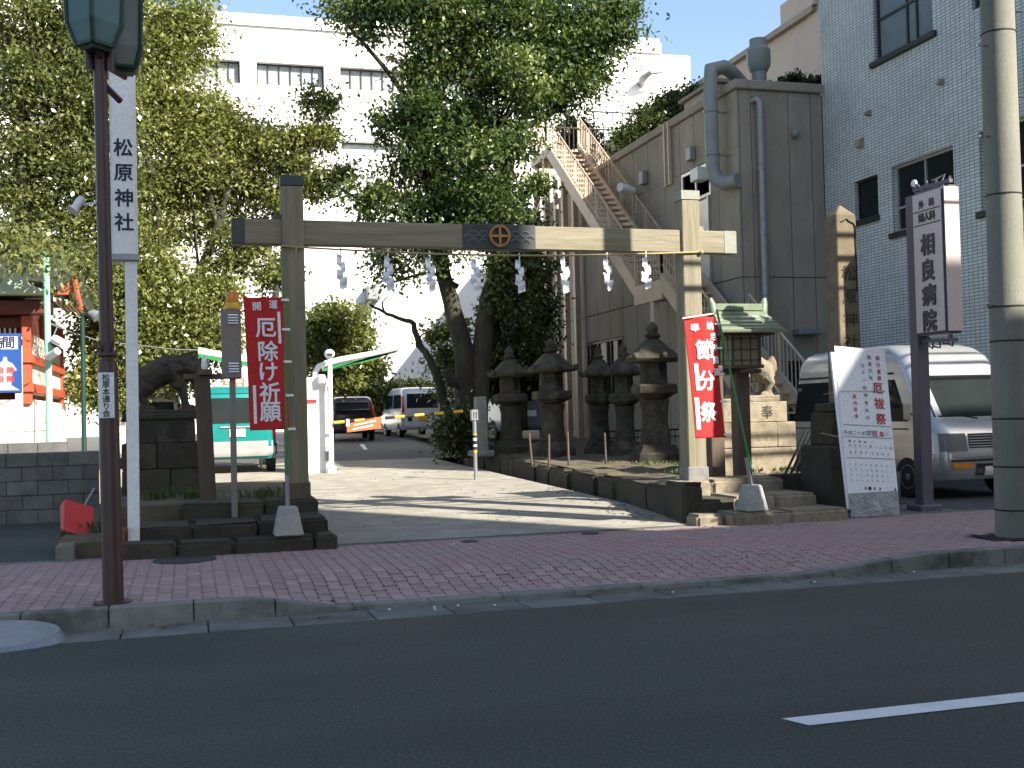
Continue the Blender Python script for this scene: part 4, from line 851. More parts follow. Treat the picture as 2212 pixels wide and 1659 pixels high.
# banners
def banner(label, base, zp, pole_top_px, cloth_px, Y_, sway, tabs_side):
    """cloth_px: corners (x0,y0 top-left) (x1,y1 bottom-right) in the picture at depth Y_"""
    t_ = thing('banner', label, 'banner', base)
    wt_ = MB(); wt_.box((base[0], base[1], base[2]+.15), (.3, .3, .3), taper=.62); wt_.build('concrete_weight', cone_conc, t_, bevel=.015, jitter=.004)
    m = MB(); ptp = PY(*pole_top_px, Y_); m.tube([(base[0], base[1], base[2]+.28), (base[0]+(ptp[0]-base[0])*.15, base[1]+(Y_-base[1])*.15, base[2]+.62)], .022, 8); m.build('socket', graysteel, t_)
    m = MB(); m.tube([(base[0]+.002, base[1], base[2]+.5), tuple(ptp)], .013, 8); m.build('pole', green_pole, t_)
    return t_, ptp
def cloth(t_, x0, x1, z0, z1, Y_, shear, amp, side):
    W_, H_ = x1-x0, z1-z0
    def fn(u, v, d=0.):                      # u,v in metres from the top-left corner, v down
        a = u/W_; b = v/H_
        x = x0+u+shear*b+.02*math.sin(3*b+1)*a*(1-a)*2 - .012*(a-.5)*math.sin(math.pi*b)
        sag = .012*math.sin(math.pi*min(1, a*2 % 1.0001))*(1-b)**3
        y = Y_+amp*math.sin(a*4.2+b*3.2+side)+amp*.25*math.sin(a*9+b*2.)
        return (x, y-d, z1-v-sag)
    m = MB(); m.grid(lambda u, v: fn(u*W_, v*H_), 24, 60); o = m.build('cloth', red_cloth, t_, smooth=180)
    md = o.modifiers.new('thick', 'SOLIDIFY'); md.thickness = .002; md.offset = 0; return o, fn, W_, H_
fY = 11.95
t_, ptp = banner('red banner with white prayer lettering on a green pole before the left gate post', (.98, 11.95, .3), .3, (612, 625), None, fY, 0, 1)
pz = lambda x, y: PY(x, y, fY)
a = pz(525, 640); b = pz(608, 928)
o, fn, W_, H_ = cloth(t_, a[0], pz(611, 640)[0], b[2], a[2], fY, .045, .012, 0)
sc_v = lambda y: (a[2]-pz(570, y)[2])
u_ = lambda x: (pz(x, 700)[0]-a[0])
LF = lambda u, v, d: fn(u, -v, .009+d)
letters([('開', u_(553), -sc_v(660), .088), ('運', u_(589), -sc_v(656), .088)]+[(c, u_(x), -sc_v(y), .205) for c, x, y in zip('厄除け祈願', (570, 573, 572, 573, 573), (707, 758, 803, 848, 890))], white_ink, LF, o, .022)
m = MB()
def bar(u0, u1, v0, v1):
    m.grid(lambda s, q_: fn(u0+(u1-u0)*s, v0+(v1-v0)*q_, .008), 2, 12)
bar(u_(597)-.0, u_(606)-.01, sc_v(672), sc_v(742)); m.build('white_stripe', white_ink, o); m = MB(); bar(u_(536), u_(545)-.01, sc_v(832), sc_v(915)); m.build('white_stripe', white_ink, o)
m = MB()
for y in (648, 712, 782, 855, 928): v = min(sc_v(y), H_); p = fn(W_, v); m.b2(p[0]-.02, p[0]+.06, p[1]-.018, p[1]+.018, p[2]-.012, p[2]+.012)
m.build('pole_tab', plate_g, t_); m = MB(); m.tube([(fn(0, 0)[0], fY, a[2]+.03), (ptp[0], fY, a[2]+.05)], .006, 6); m.build('crossbar', plate_g, t_)
m = MB()
for uu in (0.01, W_*.47): p = fn(uu, 0); m.b2(p[0]-.008, p[0]+.008, p[1]-.008, p[1]+.008, p[2]-.01, p[2]+.05)
m.build('loop', red_cloth, t_)
fY = 12.0
t_, ptp = banner('sunlit red festival banner on a green pole before the right gate post', (6.32, 12.0, .3), .3, (1548, 668), None, fY, 0, 1)
a = pz(1478, 690); b = pz(1558, 945)
o, fn, W_, H_ = cloth(t_, a[0], pz(1545, 690)[0], b[2], pz(1510, 683)[2], fY, .09, .022, 1.6)
a = (a[0], fY, pz(1510, 683)[2]); u_ = lambda x: (pz(x, 700)[0]-a[0])
shr = lambda v: -.09*(v/H_)
LF = lambda u, v, d: fn(u, -v, .009+d)
def cc_(c, x, y, h): v = sc_v(y); return (c, u_(x)+shr(v), -v, h)
def sc_v(y): return a[2]-pz(1515, y)[2]
letters([cc_('奉', 1499, 706, .095), cc_('納', 1530, 702, .095), cc_('節', 1518, 755, .225), cc_('分', 1521, 822, .225), cc_('祭', 1525, 890, .225)]+[cc_(c, x, y, .085) for c, x, y in zip('厄神開運', (1538, 1541, 1544, 1547), (727, 750, 778, 804))], white_ink, LF, o, .03)
m = MB()
for x0_, x1_, y0_, y1_ in ((1494, 1502, 784, 843), (1493, 1502, 858, 928)):
    v0, v1 = sc_v(y0_), sc_v(y1_); m = MB(); bar(u_(x0_)+shr(v0), u_(x1_)+shr(v0), v0, v1); m.build('white_stripe', white_ink, o)
m = MB(); m.tube([(pz(1474, 688)[0], fY, pz(1474, 688)[2]), (ptp[0]+.02, fY, pz(1548, 676)[2])], .009, 6); m.build('crossbar', plate_g, t_)
m = MB()
for y in (700, 752, 808, 868, 940): v = min(sc_v(y), H_); p = fn(W_, v); m.b2(p[0]-.02, p[0]+.06, p[1]-.018, p[1]+.018, p[2]-.01, p[2]+.01)
m.build('pole_tab', plate_g, t_)

# block wall, blue sign, red dustpan, kerb stop
bw = thing('block_wall', 'low wall of weathered grey concrete blocks in four courses at the edge of the lot', 'wall', (-3, 17, .15))
wx1 = PY(213, 1050, 17.)[0]; zb0 = .13; hh = (PY(100, 977, 17.)[2]-zb0)/5
for r in range(5):
    x = wx1-(.2 if r % 2 else 0)
    if r % 2: MB().b2(x+.004, wx1, 17, 17.15, zb0+r*hh+.004, zb0+(r+1)*hh-.004).build('block', block_m, bw, bevel=.006, jitter=.002)
    for k in range(14): MB().b2(x-.396, x-.004, 17+random.uniform(-.003, .003), 17.15, zb0+r*hh+.004, zb0+(r+1)*hh-.004).build('block', block_m, bw, bevel=.006, jitter=.002); x -= .4
MB().b2(wx1-6, wx1-.002, 17.012, 17.14, zb0, zb0+5*hh-.01).build('mortar', jointm, bw)
bw2 = thing('block_wall', 'second taller grey block wall row just behind the front block wall', 'wall', (-3, 17.6, .15)); wx2 = PY(145, 960, 17.7)[0]; z2 = PY(100, 955, 17.7)[2]
for r in range(2):
    for k in range(12): MB().b2(wx2-.396-.4*k, wx2-.004-.4*k, 17.7, 17.85, z2-(r+1)*.2+.003, z2-r*.2-.003).build('block', block_m, bw2, bevel=.006, jitter=.002)
MB().b2(wx2-5, wx2, 17.71, 17.84, .1, z2-.4).build('footing', block_m, bw2)
bs = thing('blue_sign', 'blue parking sign board with a white panel on a white post behind the block wall', 'sign', (-2.9, 18.2, .2)); ysg = 18.2
pa = PY(46, 720, ysg); pb = PY(46, 848, ysg); pw = PY(42, 975, ysg)
MB().b2(pw[0]-.05, pw[0]+.05, ysg+.02, ysg+.07, .2, pa[2]-.05).build('post', whitepaint, bs)
bd = MB().b2(pa[0]-1.3, pa[0], ysg, ysg+.018, pb[2], pa[2]).build('board', bluep, bs, bevel=.004)
p1 = PY(38, 727, ysg); p2 = PY(38, 754, ysg); MB().b2(pa[0]-1.15, p1[0], ysg-.004, ysg-.001, p2[2], p1[2]).build('white_panel', white_ink, bd)
wl = PY(17, 740, ysg); letters([('時', wl[0]-.14, wl[2], .17), ('間', wl[0]+.01, wl[2], .17), ('）', wl[0]+.18, wl[2], .15)], navy_ink, lambda u, v, d: (u, ysg-.0055-d, v), bd, .03)
m = MB(); lc = PY(12, 800, ysg)
m.prism([(lc[0]-.2, lc[2]-.02), (lc[0]-.12, lc[2]+.1), (lc[0]-.04, lc[2]+.14), (lc[0]-.03, lc[2]+.2), (lc[0]+.02, lc[2]+.2), (lc[0]+.03, lc[2]+.14), (lc[0]+.1, lc[2]+.1), (lc[0]+.16, lc[2]), (lc[0]+.1, lc[2]-.02), (lc[0]+.08, lc[2]-.22), (lc[0]+.2, lc[2]-.3), (lc[0]-.2, lc[2]-.3), (lc[0]-.1, lc[2]-.22), (lc[0]-.1, lc[2]-.02)], 'y', ysg-.004, ysg-.001); m.build('lantern_pictogram', glass_w, bd)
letters([('時', lc[0]+.07, lc[2]+.0, .1), ('時', lc[0]+.07, lc[2]-.13, .1), ('８', lc[0]-.06, lc[2]+.0, .1), ('８', lc[0]-.06, lc[2]-.13, .1)], red_ink, lambda u, v, d: (u, ysg-.0065-d, v), bd, .03)
kb = thing('wheel_stop', 'pale concrete wheel stop bar on the asphalt by the block wall', 'wheel stop', (-1.9, 16, .15)); c0 = PZ(10, 1125, .15); c1 = PZ(122, 1125, .15)
m = MB(); m.prism([(c0[1]-.06, .14), (c0[1]-.045, .24), (c0[1]+.05, .24), (c0[1]+.07, .14)], 'x', c0[0], c1[0]); m.build('bar', gutc, kb, bevel=.01)
dp = thing('red_dustpan', 'red plastic dustpan with its handle up leaning on the kerb block', 'dustpan', (-1.12, 12.72, .34), .25); dp.rotation_euler = (.1, .35, .45)
m = MB(); m.prism([(0, 0), (.03, .0), (.3, .28), (.29, .31), (.02, .04)], 'x', -.16, .16); m.prism([(0, 0), (.1, -.0), (.36, .22), (.29, .31)], 'x', -.165, -.155); m.prism([(0, 0), (.1, 0), (.36, .22), (.29, .31)], 'x', .155, .165); m.prism([(.28, .28), (.36, .2), (.37, .21), (.29, .31)], 'x', -.155, .155); m.build('pan', redpl, dp, local=True, bevel=.006)
m = MB(); m.tube([(.06, .31, .28), (.12, .36, .5)], .012, 8); m.build('handle', graysteel, dp, local=True)
fp = thing('flower_pot', 'small terracotta pot half hidden behind the lamp post', 'pot', (-.62, 12.05, .3)); m = MB(); m.lathe([(.055, 0), (.075, .12), (.085, .12), (.085, .15), (.07, .15), (.06, .03)], 14, (-.68, 12.05, .3)); m.build('pot', terr, fp, smooth=40)
mh = tag(MB().lathe([(.3, 0), (.3, .012), (.26, .015), (.25, .012)], 28, (-.05, 11.55, .148)).build('manhole_cover', iron, smooth=40), 'round cast iron cover in the pavement before the left steps', 'manhole cover')
sp = thing('access_plate', 'grey ribbed rounded ramp plate laid over the gutter', 'ramp plate', (-1.6, 8.6, 0))
m = MB(); out = [(-3.4, 8.20)]+[(-1.35+.52*math.sin(a), 8.52-.33*math.cos(a)) for a in np.linspace(0, math.pi, 14)]+[(-3.4, 8.84)]
vs = [(x, y, .0) for x, y in out]+[(x+(.0 if x < -2 else -.05), 8.52+(y-8.52)*.86, .022+.1*max(0, (y-8.2)/.65)) for x, y in out]; n = len(out)
m.add(vs, [tuple(range(n))[::-1], tuple(range(n, 2*n))]+[(i, (i+1) % n, n+(i+1) % n, n+i) for i in range(n)]); m.build('plate', graysteel, sp)
# ------------------------------------------------------------------ stone guardians
def remesh(mb, name, voxel, amp=.0):
    me = mb.mesh(name); o = bpy.data.objects.new('tmp', me); COL.objects.link(o)
    md = o.modifiers.new('r', 'REMESH'); md.mode = 'VOXEL'; md.voxel_size = voxel
    sm = o.modifiers.new('s', 'SMOOTH'); sm.iterations = 1
    dg = bpy.context.evaluated_depsgraph_get(); out = bpy.data.meshes.new_from_object(o.evaluated_get(dg)); bpy.data.objects.remove(o)
    for p in out.polygons: p.use_smooth = True
    out.name = name; return out
def guardian_mesh():
    """lion-dog facing +X, about 1 m long, standing with arched back, on z = 0"""
    m = MB(); B = m.ball
    m.b2(-.5, .5, -.2, .2, 0, .06)
    for sy_ in (-.1, .1):
        m.tube([(-.34, sy_, .05), (-.3, sy_*1.1, .16), (-.36, sy_*1.2, .28), (-.26, sy_, .42)], [.075, .06, .09, .15], 10); B((-.24, sy_*1.1, .085), (.1, .06, .05))
        m.tube([(.3, sy_, .05), (.28, sy_, .2), (.25, sy_, .36), (.18, sy_, .5)], [.07, .06, .075, .12], 10); B((.36, sy_, .085), (.1, .06, .05))
    m.tube([(-.36, 0, .36), (-.26, 0, .52), (-.06, 0, .64), (.14, 0, .68), (.26, 0, .64)], [.17, .21, .22, .24, .22], 12)
    B((.3, 0, .7), (.25, .24, .22)); B((.46, 0, .62), (.16, .17, .13)); B((.48, 0, .5), (.12, .13, .06)); B((.5, 0, .64), (.05, .06, .04))
    for sy_ in (-1, 1):
        B((.39, sy_*.1, .71), .045); B((.24, sy_*.17, .7), (.06, .035, .1)); B((.44, sy_*.06, .7), (.06, .04, .03))
        for k in range(7): a = k*.5; B((.2-.09*math.cos(a)-.02*k, sy_*(.2+.02*math.sin(a*2)), .78-.06*k), .06, 8, 5)
    for k in range(8): B((.22-.075*k, random.uniform(-.03, .03), .8-.012*k*k*.55), (.06, .09, .05), 8, 5)
    m.tube([(-.4, 0, .42), (-.47, 0, .55), (-.44, 0, .68), (-.48, 0, .8)], [.06, .09, .11, .03], 10); B((-.4, .07, .6), (.07, .05, .1)); B((-.4, -.07, .6), (.07, .05, .1)); B((-.38, 0, .5), .09)
    rr_ = random.Random(5)
    for k in range(70):
        a = rr_.uniform(-.9, 3.4); x = rr_.uniform(-.05, .4); r_ = .235-.12*abs(x-.2)
        B((x+.03, r_*math.cos(a), .69+r_*math.sin(a)*.95), rr_.uniform(.028, .05), 7, 5)
    for k in range(26):
        a = rr_.uniform(.1, 3.0); x = rr_.uniform(-.45, -.05); r_ = .2
        B((x, r_*math.cos(a), .46+.3*(x+.45)+r_*math.sin(a)), rr_.uniform(.02, .035), 7, 5)
    return remesh(m, 'statue', .016)
gm = guardian_mesh()
def guardian(label, base, s, flip, mat, pedm, letters_, yf, pw, ph):
    t_ = thing('guardian_statue', label, 'statue', base)
    me = gm.copy(); a = np.empty(len(me.vertices)*3); me.vertices.foreach_get('co', a); a = a.reshape(-1, 3)*s
    if flip: a[:, 0] *= -1
    a += np.array(base); me.vertices.foreach_set('co', a.ravel())
    if flip: me.flip_normals()
    me.materials.clear(); link('lion_dog', me, mat, t_); return t_
LPX = PY(350, 980, 15.1)[0]; zt1 = PY(350, 957, 15.1)[2]; zt2 = PY(350, 893, 15.2)[2]
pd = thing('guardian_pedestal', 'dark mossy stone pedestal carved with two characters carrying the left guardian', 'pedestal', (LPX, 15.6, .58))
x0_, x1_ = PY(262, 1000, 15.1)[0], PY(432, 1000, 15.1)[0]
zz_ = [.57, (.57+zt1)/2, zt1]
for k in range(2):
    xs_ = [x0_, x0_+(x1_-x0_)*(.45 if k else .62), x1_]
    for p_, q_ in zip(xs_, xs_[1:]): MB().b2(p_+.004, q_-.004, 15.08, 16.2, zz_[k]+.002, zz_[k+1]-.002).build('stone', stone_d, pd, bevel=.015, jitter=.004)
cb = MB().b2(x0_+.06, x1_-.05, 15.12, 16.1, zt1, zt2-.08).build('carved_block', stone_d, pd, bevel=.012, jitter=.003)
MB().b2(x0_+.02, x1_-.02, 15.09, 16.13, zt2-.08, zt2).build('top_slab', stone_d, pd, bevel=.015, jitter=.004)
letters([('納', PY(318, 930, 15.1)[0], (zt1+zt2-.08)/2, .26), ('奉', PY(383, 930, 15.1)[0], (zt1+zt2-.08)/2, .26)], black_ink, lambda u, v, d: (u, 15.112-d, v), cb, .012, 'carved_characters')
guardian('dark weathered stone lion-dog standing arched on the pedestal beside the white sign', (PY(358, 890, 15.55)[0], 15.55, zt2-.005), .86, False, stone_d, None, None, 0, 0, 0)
# right guardian
yg = 15.7; gx0, gx1 = PY(1535, 1000, yg)[0], PY(1722, 1000, yg)[0]; zr1 = PY(1640, 912, yg)[2]; zr2 = PY(1640, 868, yg)[2]
pd = thing('guardian_pedestal', 'sunlit sandstone pedestal of large blocks carved with two characters on the raised bed', 'pedestal', ((gx0+gx1)/2, yg+.5, .6))
zm = .6+(zr1-.6)*.42
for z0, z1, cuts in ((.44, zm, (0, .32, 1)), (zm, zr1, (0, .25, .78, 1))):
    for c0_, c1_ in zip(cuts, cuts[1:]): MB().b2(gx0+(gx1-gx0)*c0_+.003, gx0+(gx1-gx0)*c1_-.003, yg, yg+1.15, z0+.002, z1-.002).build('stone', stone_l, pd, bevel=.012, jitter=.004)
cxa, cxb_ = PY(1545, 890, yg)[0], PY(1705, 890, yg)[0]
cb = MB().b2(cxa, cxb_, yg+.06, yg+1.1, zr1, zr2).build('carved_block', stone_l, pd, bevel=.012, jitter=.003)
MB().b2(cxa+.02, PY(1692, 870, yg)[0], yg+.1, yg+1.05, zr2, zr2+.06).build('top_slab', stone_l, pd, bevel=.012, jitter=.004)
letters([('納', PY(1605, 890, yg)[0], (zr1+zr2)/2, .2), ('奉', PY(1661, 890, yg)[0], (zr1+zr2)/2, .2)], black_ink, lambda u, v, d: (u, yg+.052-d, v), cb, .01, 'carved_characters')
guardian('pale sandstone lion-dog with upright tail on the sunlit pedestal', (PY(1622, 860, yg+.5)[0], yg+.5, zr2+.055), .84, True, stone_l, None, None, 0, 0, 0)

# ------------------------------------------------------------------ stone lanterns
def stone_lantern(label, px, ytop, ybase, Y_, sides=6, mat=None, fat=1.):
    b = PY(px, ybase, Y_); b[2] = bedz(Y_)-.02; tp = PY(px, ytop, Y_); h = tp[2]-b[2]; k = h/2.5*1.0; f = k*fat; c = (b[0], Y_, b[2]-.03)
    t_ = thing('stone_lantern', label, 'stone lantern', c, 0, 'stone lanterns on the raised bed'); mt = mat or stone_s; ph = math.pi/sides
    z = lambda v: v*k
    L = lambda prof, n, nm, ph_=ph, sm=None, bv=.012: MB().lathe([(r*f, z(zz)) for r, zz in prof], n, c, ph_).build(nm, mt, t_, bevel=bv, smooth=sm, jitter=.009)
    L([(.52, 0), (.52, .2), (.46, .23), (.40, .34), (.36, .36)], sides, 'base')
    L([(.3, .36), (.285, .5), (.25, .75), (.255, 1.0), (.29, 1.15), (.3, 1.19)], 16, 'shaft', 0, 40, 0)
    L([(.24, 1.19), (.4, 1.28), (.46, 1.31), (.46, 1.45), (.4, 1.48)], sides, 'platform')
    bx = L([(.29, 1.48), (.28, 1.52), (.27, 1.86), (.28, 1.88)], sides, 'light_box')
    for kk in range(sides):
        a = ph+math.pi*2*(kk+.5)/sides; rr = .27*f*math.cos(math.pi/sides)+.004; w_ = .075*f; cc2 = (c[0]+rr*math.cos(a), c[1]+rr*math.sin(a), c[2]+z(1.68))
        if kk % 2 == 0: MB().box(cc2, (.02, w_*2, z(.2)), rz=a).build('opening', blackm, bx)
    rf = L([(.3, 1.88), (.56, 1.9), (.6, 1.96), (.44, 2.06), (.28, 2.2), (.17, 2.3), (.15, 2.32)], sides, 'roof')
    for kk in range(sides):
        a = ph+math.pi*2*kk/sides; MB().ball((c[0]+.56*f*math.cos(a), c[1]+.56*f*math.sin(a), c[2]+z(1.99)), (.07*f, .07*f, .075*f), 8, 6).build('curl', mt, rf, smooth=60)
    L([(.1, 2.32), (.15, 2.36), (.16, 2.4), (.1, 2.43), (.12, 2.5), (.1, 2.57), (.02, 2.64)], 14, 'finial', 0, 40, 0); return t_
# small lantern bases sit on the bed
stone_lantern('largest brown stone lantern beside the right gate post with lichen on its platform', 1417, 708, 992, 19.6, 6, fat=.95)
stone_lantern('slim stone lantern close behind the largest one', 1352, 752, 985, 22.0, 6, fat=.82)
stone_lantern('slim stone lantern before the annexe window strip', 1298, 757, 980, 23.0, 6, fat=.8)
stone_lantern('stout stone lantern with wide curled roof before the stair posts', 1195, 742, 985, 22.6, 6, fat=1.0)
stone_lantern('stone lantern in deep shade beside the blue-grey van', 1105, 758, 985, 24.6, 6, stone_d, fat=.95)
stone_lantern('stone lantern mostly hidden behind the camphor trunk', 1002, 790, 985, 29.0, 6, stone_d, fat=1.)
# stone pillar, striped bollard, stakes, low fence
def zbed(px, py, Y_): return PY(px, py, Y_)
pp = thing('stone_pillar', 'plain grey square stone pillar standing near the striped bollard', 'pillar', tuple(PZ(1042, 985, .78))); yq = 24.
c = PY(1040, 980, yq); tq = PY(1036, 857, yq); m = MB(); m.box((c[0], yq, (.6+tq[2])/2), (.27, .27, tq[2]-.6), taper=.9); m.build('shaft', granite, pp, bevel=.02); m = MB(); m.box((c[0], yq, .65), (.5, .5, .14)); m.build('foot', granite, pp, bevel=.03, jitter=.01); pp.location = (c[0], yq, .7)
for ch in pp.children: ch.matrix_parent_inverse = Matrix.Translation((-c[0], -yq, -.7))
yb_ = 20.3; cb = PY(1027, 1000, yb_); bo_ = thing('striped_bollard', 'slim black and yellow banded sensor post beside the drive kerb', 'bollard', (cb[0], yb_, drive(yb_)))
ztp = PY(1027, 885, yb_)[2]; zlo = drive(yb_)-.02
m = MB(); m.lathe([(.035, 0), (.035, ztp-zlo-.16)], 12, (cb[0], yb_, zlo)); m.build('tube', graysteel, bo_, smooth=40)
for k, (z0, z1, mt) in enumerate(((.52, .57, yellow), (.57, .63, blackm), (.63, .67, plate_g), (.67, .74, blackm), (.74, .79, plate_g), (.79, .84, blackm), (.84, .87, yellow))): MB().lathe([(.037, z0), (.037, z1)], 12, (cb[0], yb_, zlo)).build('band', mt, bo_, smooth=40)
m = MB(); m.b2(cb[0]-.065, cb[0]+.065, yb_-.05, yb_+.05, ztp-.2, ztp); hd = m.build('head', graysteel, bo_, bevel=.01); m = MB()
for dx in (-.02, .025): m.b2(cb[0]+dx-.008, cb[0]+dx+.008, yb_-.054, yb_-.0505, ztp-.16, ztp-.04)
m.build('slot', blackm, hd)
stk = [(1143, 935, 1150, 1015), (1186, 938, 1186, 1020), (1226, 932, 1229, 1018), (1306, 935, 1310, 1025)]
for i, (xa, ya, xb_, yb2) in enumerate(stk):
    Yk = 19.3 if i else 20.5
    b_ = PY(xb_, yb2, Yk); t0_ = PY(xa, ya, Yk); zz = bedz(Yk)-.1
    s_ = thing('wooden_stake', ('leaning thin wooden stake next to the striped bollard', 'upright thin wooden stake between the leaning stake and the stout lantern', 'thin wooden stake in front of the stout curled-roof stone lantern', 'thin wooden stake in front of the slim stone lanterns')[i], 'stake', (b_[0], Yk, zz), 0, 'stakes in the raised bed'); MB().tube([(b_[0], Yk, zz), tuple(t0_)], [.024, .018], 7).build('stake', wood_dk, s_, smooth=40)
# low metal fence along the annexe
lf = thing('low_fence', 'low dark steel fence with thin bars behind the stone lanterns', 'fence', (9.6, 25, .8)); ya_ = 25.2; xa, xb2 = PY(1275, 930, ya_)[0], PY(1530, 930, ya_)[0]; zf = PY(1350, 930, ya_)[2]
m = MB(); m.b2(xa, xb2, ya_-.02, ya_+.02, zf-.03, zf+.01); m.b2(xa, xb2, ya_-.015, ya_+.015, .85, .88); m.build('rail', blackm, lf)
for x in np.arange(xa, xb2, .12): MB().b2(x-.008, x+.008, ya_-.008, ya_+.008, .7, zf-.02).build('bar', frame_dk, lf)

# ------------------------------------------------------------------ right: steps, lantern, stele, poster, hospital sign
rs = thing('stone_steps', 'three sunlit sandstone steps beside the right gate post', 'steps', (6.7, 12.6, .15))
def rstep(x0, x1, y0, y1, z0, z1, mat, cuts=1):
    for k in range(cuts):
        a = x0+(x1-x0)*k/cuts; b = x0+(x1-x0)*(k+1)/cuts; MB().b2(a+.004, b-.004, y0, y1, z0, z1).build('stone', mat, rs, bevel=.035, seg=3, jitter=.006)
rstep(5.98, 7.5, 11.82, 12.5, .06, .29, stone_l, 2); rstep(6.3, 7.42, 12.38, 13.3, .06, .44, stone_l, 2); rstep(5.84, 7.34, 13.05, 13.75, .1, .6, stone_l, 3)
rstep(5.72, 6.28, 12.3, 13.04, .08, .42, stone_d, 1); rstep(5.62, 5.97, 12.0, 12.34, .06, .28, stone_l, 1)
tl = thing('timber_lantern', 'timber post lantern with a green metal gable roof beside the sunlit pedestal', 'lantern', (7.46, 14.3, .58)); ytl = 14.3
pb_ = PY(1604, 1022, ytl); ptl = PY(1597, 790, ytl)
m = MB(); m.add([(x+a*.1, ytl+b*.1, z) for x, z in ((pb_[0], .48), (ptl[0], ptl[2])) for a, b in ((-1, -1), (1, -1), (1, 1), (-1, 1))], [(0, 3, 2, 1), (4, 5, 6, 7), (0, 1, 5, 4), (1, 2, 6, 5), (2, 3, 7, 6), (3, 0, 4, 7)]); m.build('post', wood_dk, tl, bevel=.01)
cx2 = PY(1596, 750, ytl)[0]; zl0 = PY(1596, 790, ytl)[2]; zl1 = PY(1596, 725, ytl)[2]; zr0 = PY(1600, 722, ytl)[2]; zr1_ = PY(1600, 672, ytl)[2]
m = MB(); m.box((cx2, ytl, zl0-.02), (.5, .5, .05)); m.box((cx2, ytl, zl0-.08), (.62, .12, .06)); m.box((cx2, ytl, zl0-.08), (.12, .62, .055)); m.build('bracket_frame', wood_dk, tl, bevel=.006)
lh = MB().box((cx2, ytl, (zl0+zl1)/2), (.4, .4, zl1-zl0)).build('light_box', shoji, tl); fr = MB()
for a in (-1, 1):
    for b in (-1, 1): fr.box((cx2+a*.205, ytl+b*.205, (zl0+zl1)/2), (.035, .035, zl1-zl0))
for rz0 in range(4):
    Mx = Matrix.Rotation(rz0*math.pi/2, 3, 'Z')
    for u in (-.07, .07): w_ = Mx @ Vector((u, -.207, 0)); fr.box((cx2+w_.x, ytl+w_.y, (zl0+zl1)/2), (.014, .014, zl1-zl0))
    for v in (.06, .19, .32): w_ = Mx @ Vector((0, -.207, 0)); fr.box((cx2+w_.x, ytl+w_.y, zl0+v*(zl1-zl0)/.37), (.4 if rz0 % 2 == 0 else .014, .014 if rz0 % 2 == 0 else .4, .014))
fr.build('lattice', wood_dk, lh)
rfm = MB(); hx, hy, rx = .56, .5, .5; zmid = zr0+(zr1_-zr0)
rows = 6
def ry_(s): return hy*s, zmid-(zmid-zr0)*(1-(1-s)**1.35)
for sd in (-1, 1):
    for k in range(rows):
        y0_, za = ry_(k/rows); y1_, zb_ = ry_((k+1)/rows); wx0 = rx*(.78+.22*k/rows); wx1_ = rx*(.78+.22*(k+1)/rows)
        q_ = MB(); q_.add([(cx2-wx0, ytl+sd*y0_, za+.015), (cx2+wx0, ytl+sd*y0_, za+.015), (cx2+wx1_, ytl+sd*(y1_+.015), zb_+.03), (cx2-wx1_, ytl+sd*(y1_+.015), zb_+.03), (cx2-wx0, ytl+sd*y0_, za-.01), (cx2+wx0, ytl+sd*y0_, za-.01), (cx2+wx1_, ytl+sd*(y1_+.015), zb_-.012), (cx2-wx1_, ytl+sd*(y1_+.015), zb_-.012)], [(0, 1, 2, 3), (7, 6, 5, 4), (0, 4, 5, 1), (1, 5, 6, 2), (2, 6, 7, 3), (3, 7, 4, 0)]); q_.build('roof_strip', lroof, tl)
m = MB(); m.b2(cx2-.36, cx2+.36, ytl-.05, ytl+.05, zmid, zmid+.1); rid = m.build('roof_ridge', lroof, tl, bevel=.01)
for a in (-1, 1): m = MB(); m.tube([(cx2+a*.38, ytl, zmid-.02), (cx2+a*.4, ytl, zmid+.1), (cx2+a*.42, ytl, zmid+.18)], [.07, .06, .03], 8); m.build('ridge_end', lroof, rid, smooth=50)
m = MB(); m.prism([(ytl-.36, zr0+.04), (ytl+.36, zr0+.04), (ytl, zmid-.03)], 'x', cx2-.3, cx2+.3); m.b2(cx2-.4, cx2+.4, ytl-.3, ytl+.3, zr0-.03, zr0+.035); m.build('gable', wood_dk, tl)
# second torii back post seen behind banner
bp = thing('timber_brace_post', 'short dark timber post standing behind the right banner', 'post', (6.75, 14.0, .58)); p_ = PY(1545, 930, 14.0); MB().b2(p_[0]-.1, p_[0]+.1, 13.92, 14.08, .48, PY(1545, 790, 14.)[2]).build('post', wood_dk, bp, bevel=.01)
# stele
sg = thing('stone_stele', 'tall square stone stele with carved shrine name on a dark tiered pedestal', 'stele', (7.95, 12.95, .15)); ysf = 12.8
xl, xr = PY(1812, 600, ysf)[0], PY(1852, 600, ysf)[0]; ztop = PY(1812, 437, ysf)[2]; zsh = PY(1812, 462, ysf)[2]; W2 = xr-xl+.02; zb_ = PY(1800, 870, ysf)[2]
xm = (xl+xr)/2
sh = MB(); sh.add([(xm+a*W2/2*k, ysf+W2/2+b*W2/2*k, z) for z, k in ((zb_-.05, 1.08), (zsh, .98)) for a, b in ((-1, -1), (1, -1), (1, 1), (-1, 1))]+[(xm, ysf+W2/2, ztop)], [(0, 3, 2, 1), (0, 1, 5, 4), (1, 2, 6, 5), (2, 3, 7, 6), (3, 0, 4, 7), (4, 5, 8), (5, 6, 8), (6, 7, 8), (7, 4, 8)]); so_ = sh.build('shaft', stele_m, sg, bevel=.012, jitter=.003)
letters([(c, xm+.01, PY(1832, y, ysf)[2], .2) for c, y in zip('松原神社', (590, 640, 690, 738))], stone_d, lambda u, v, d: (u, ysf-.012-d, v), so_, .01, 'carved_characters')
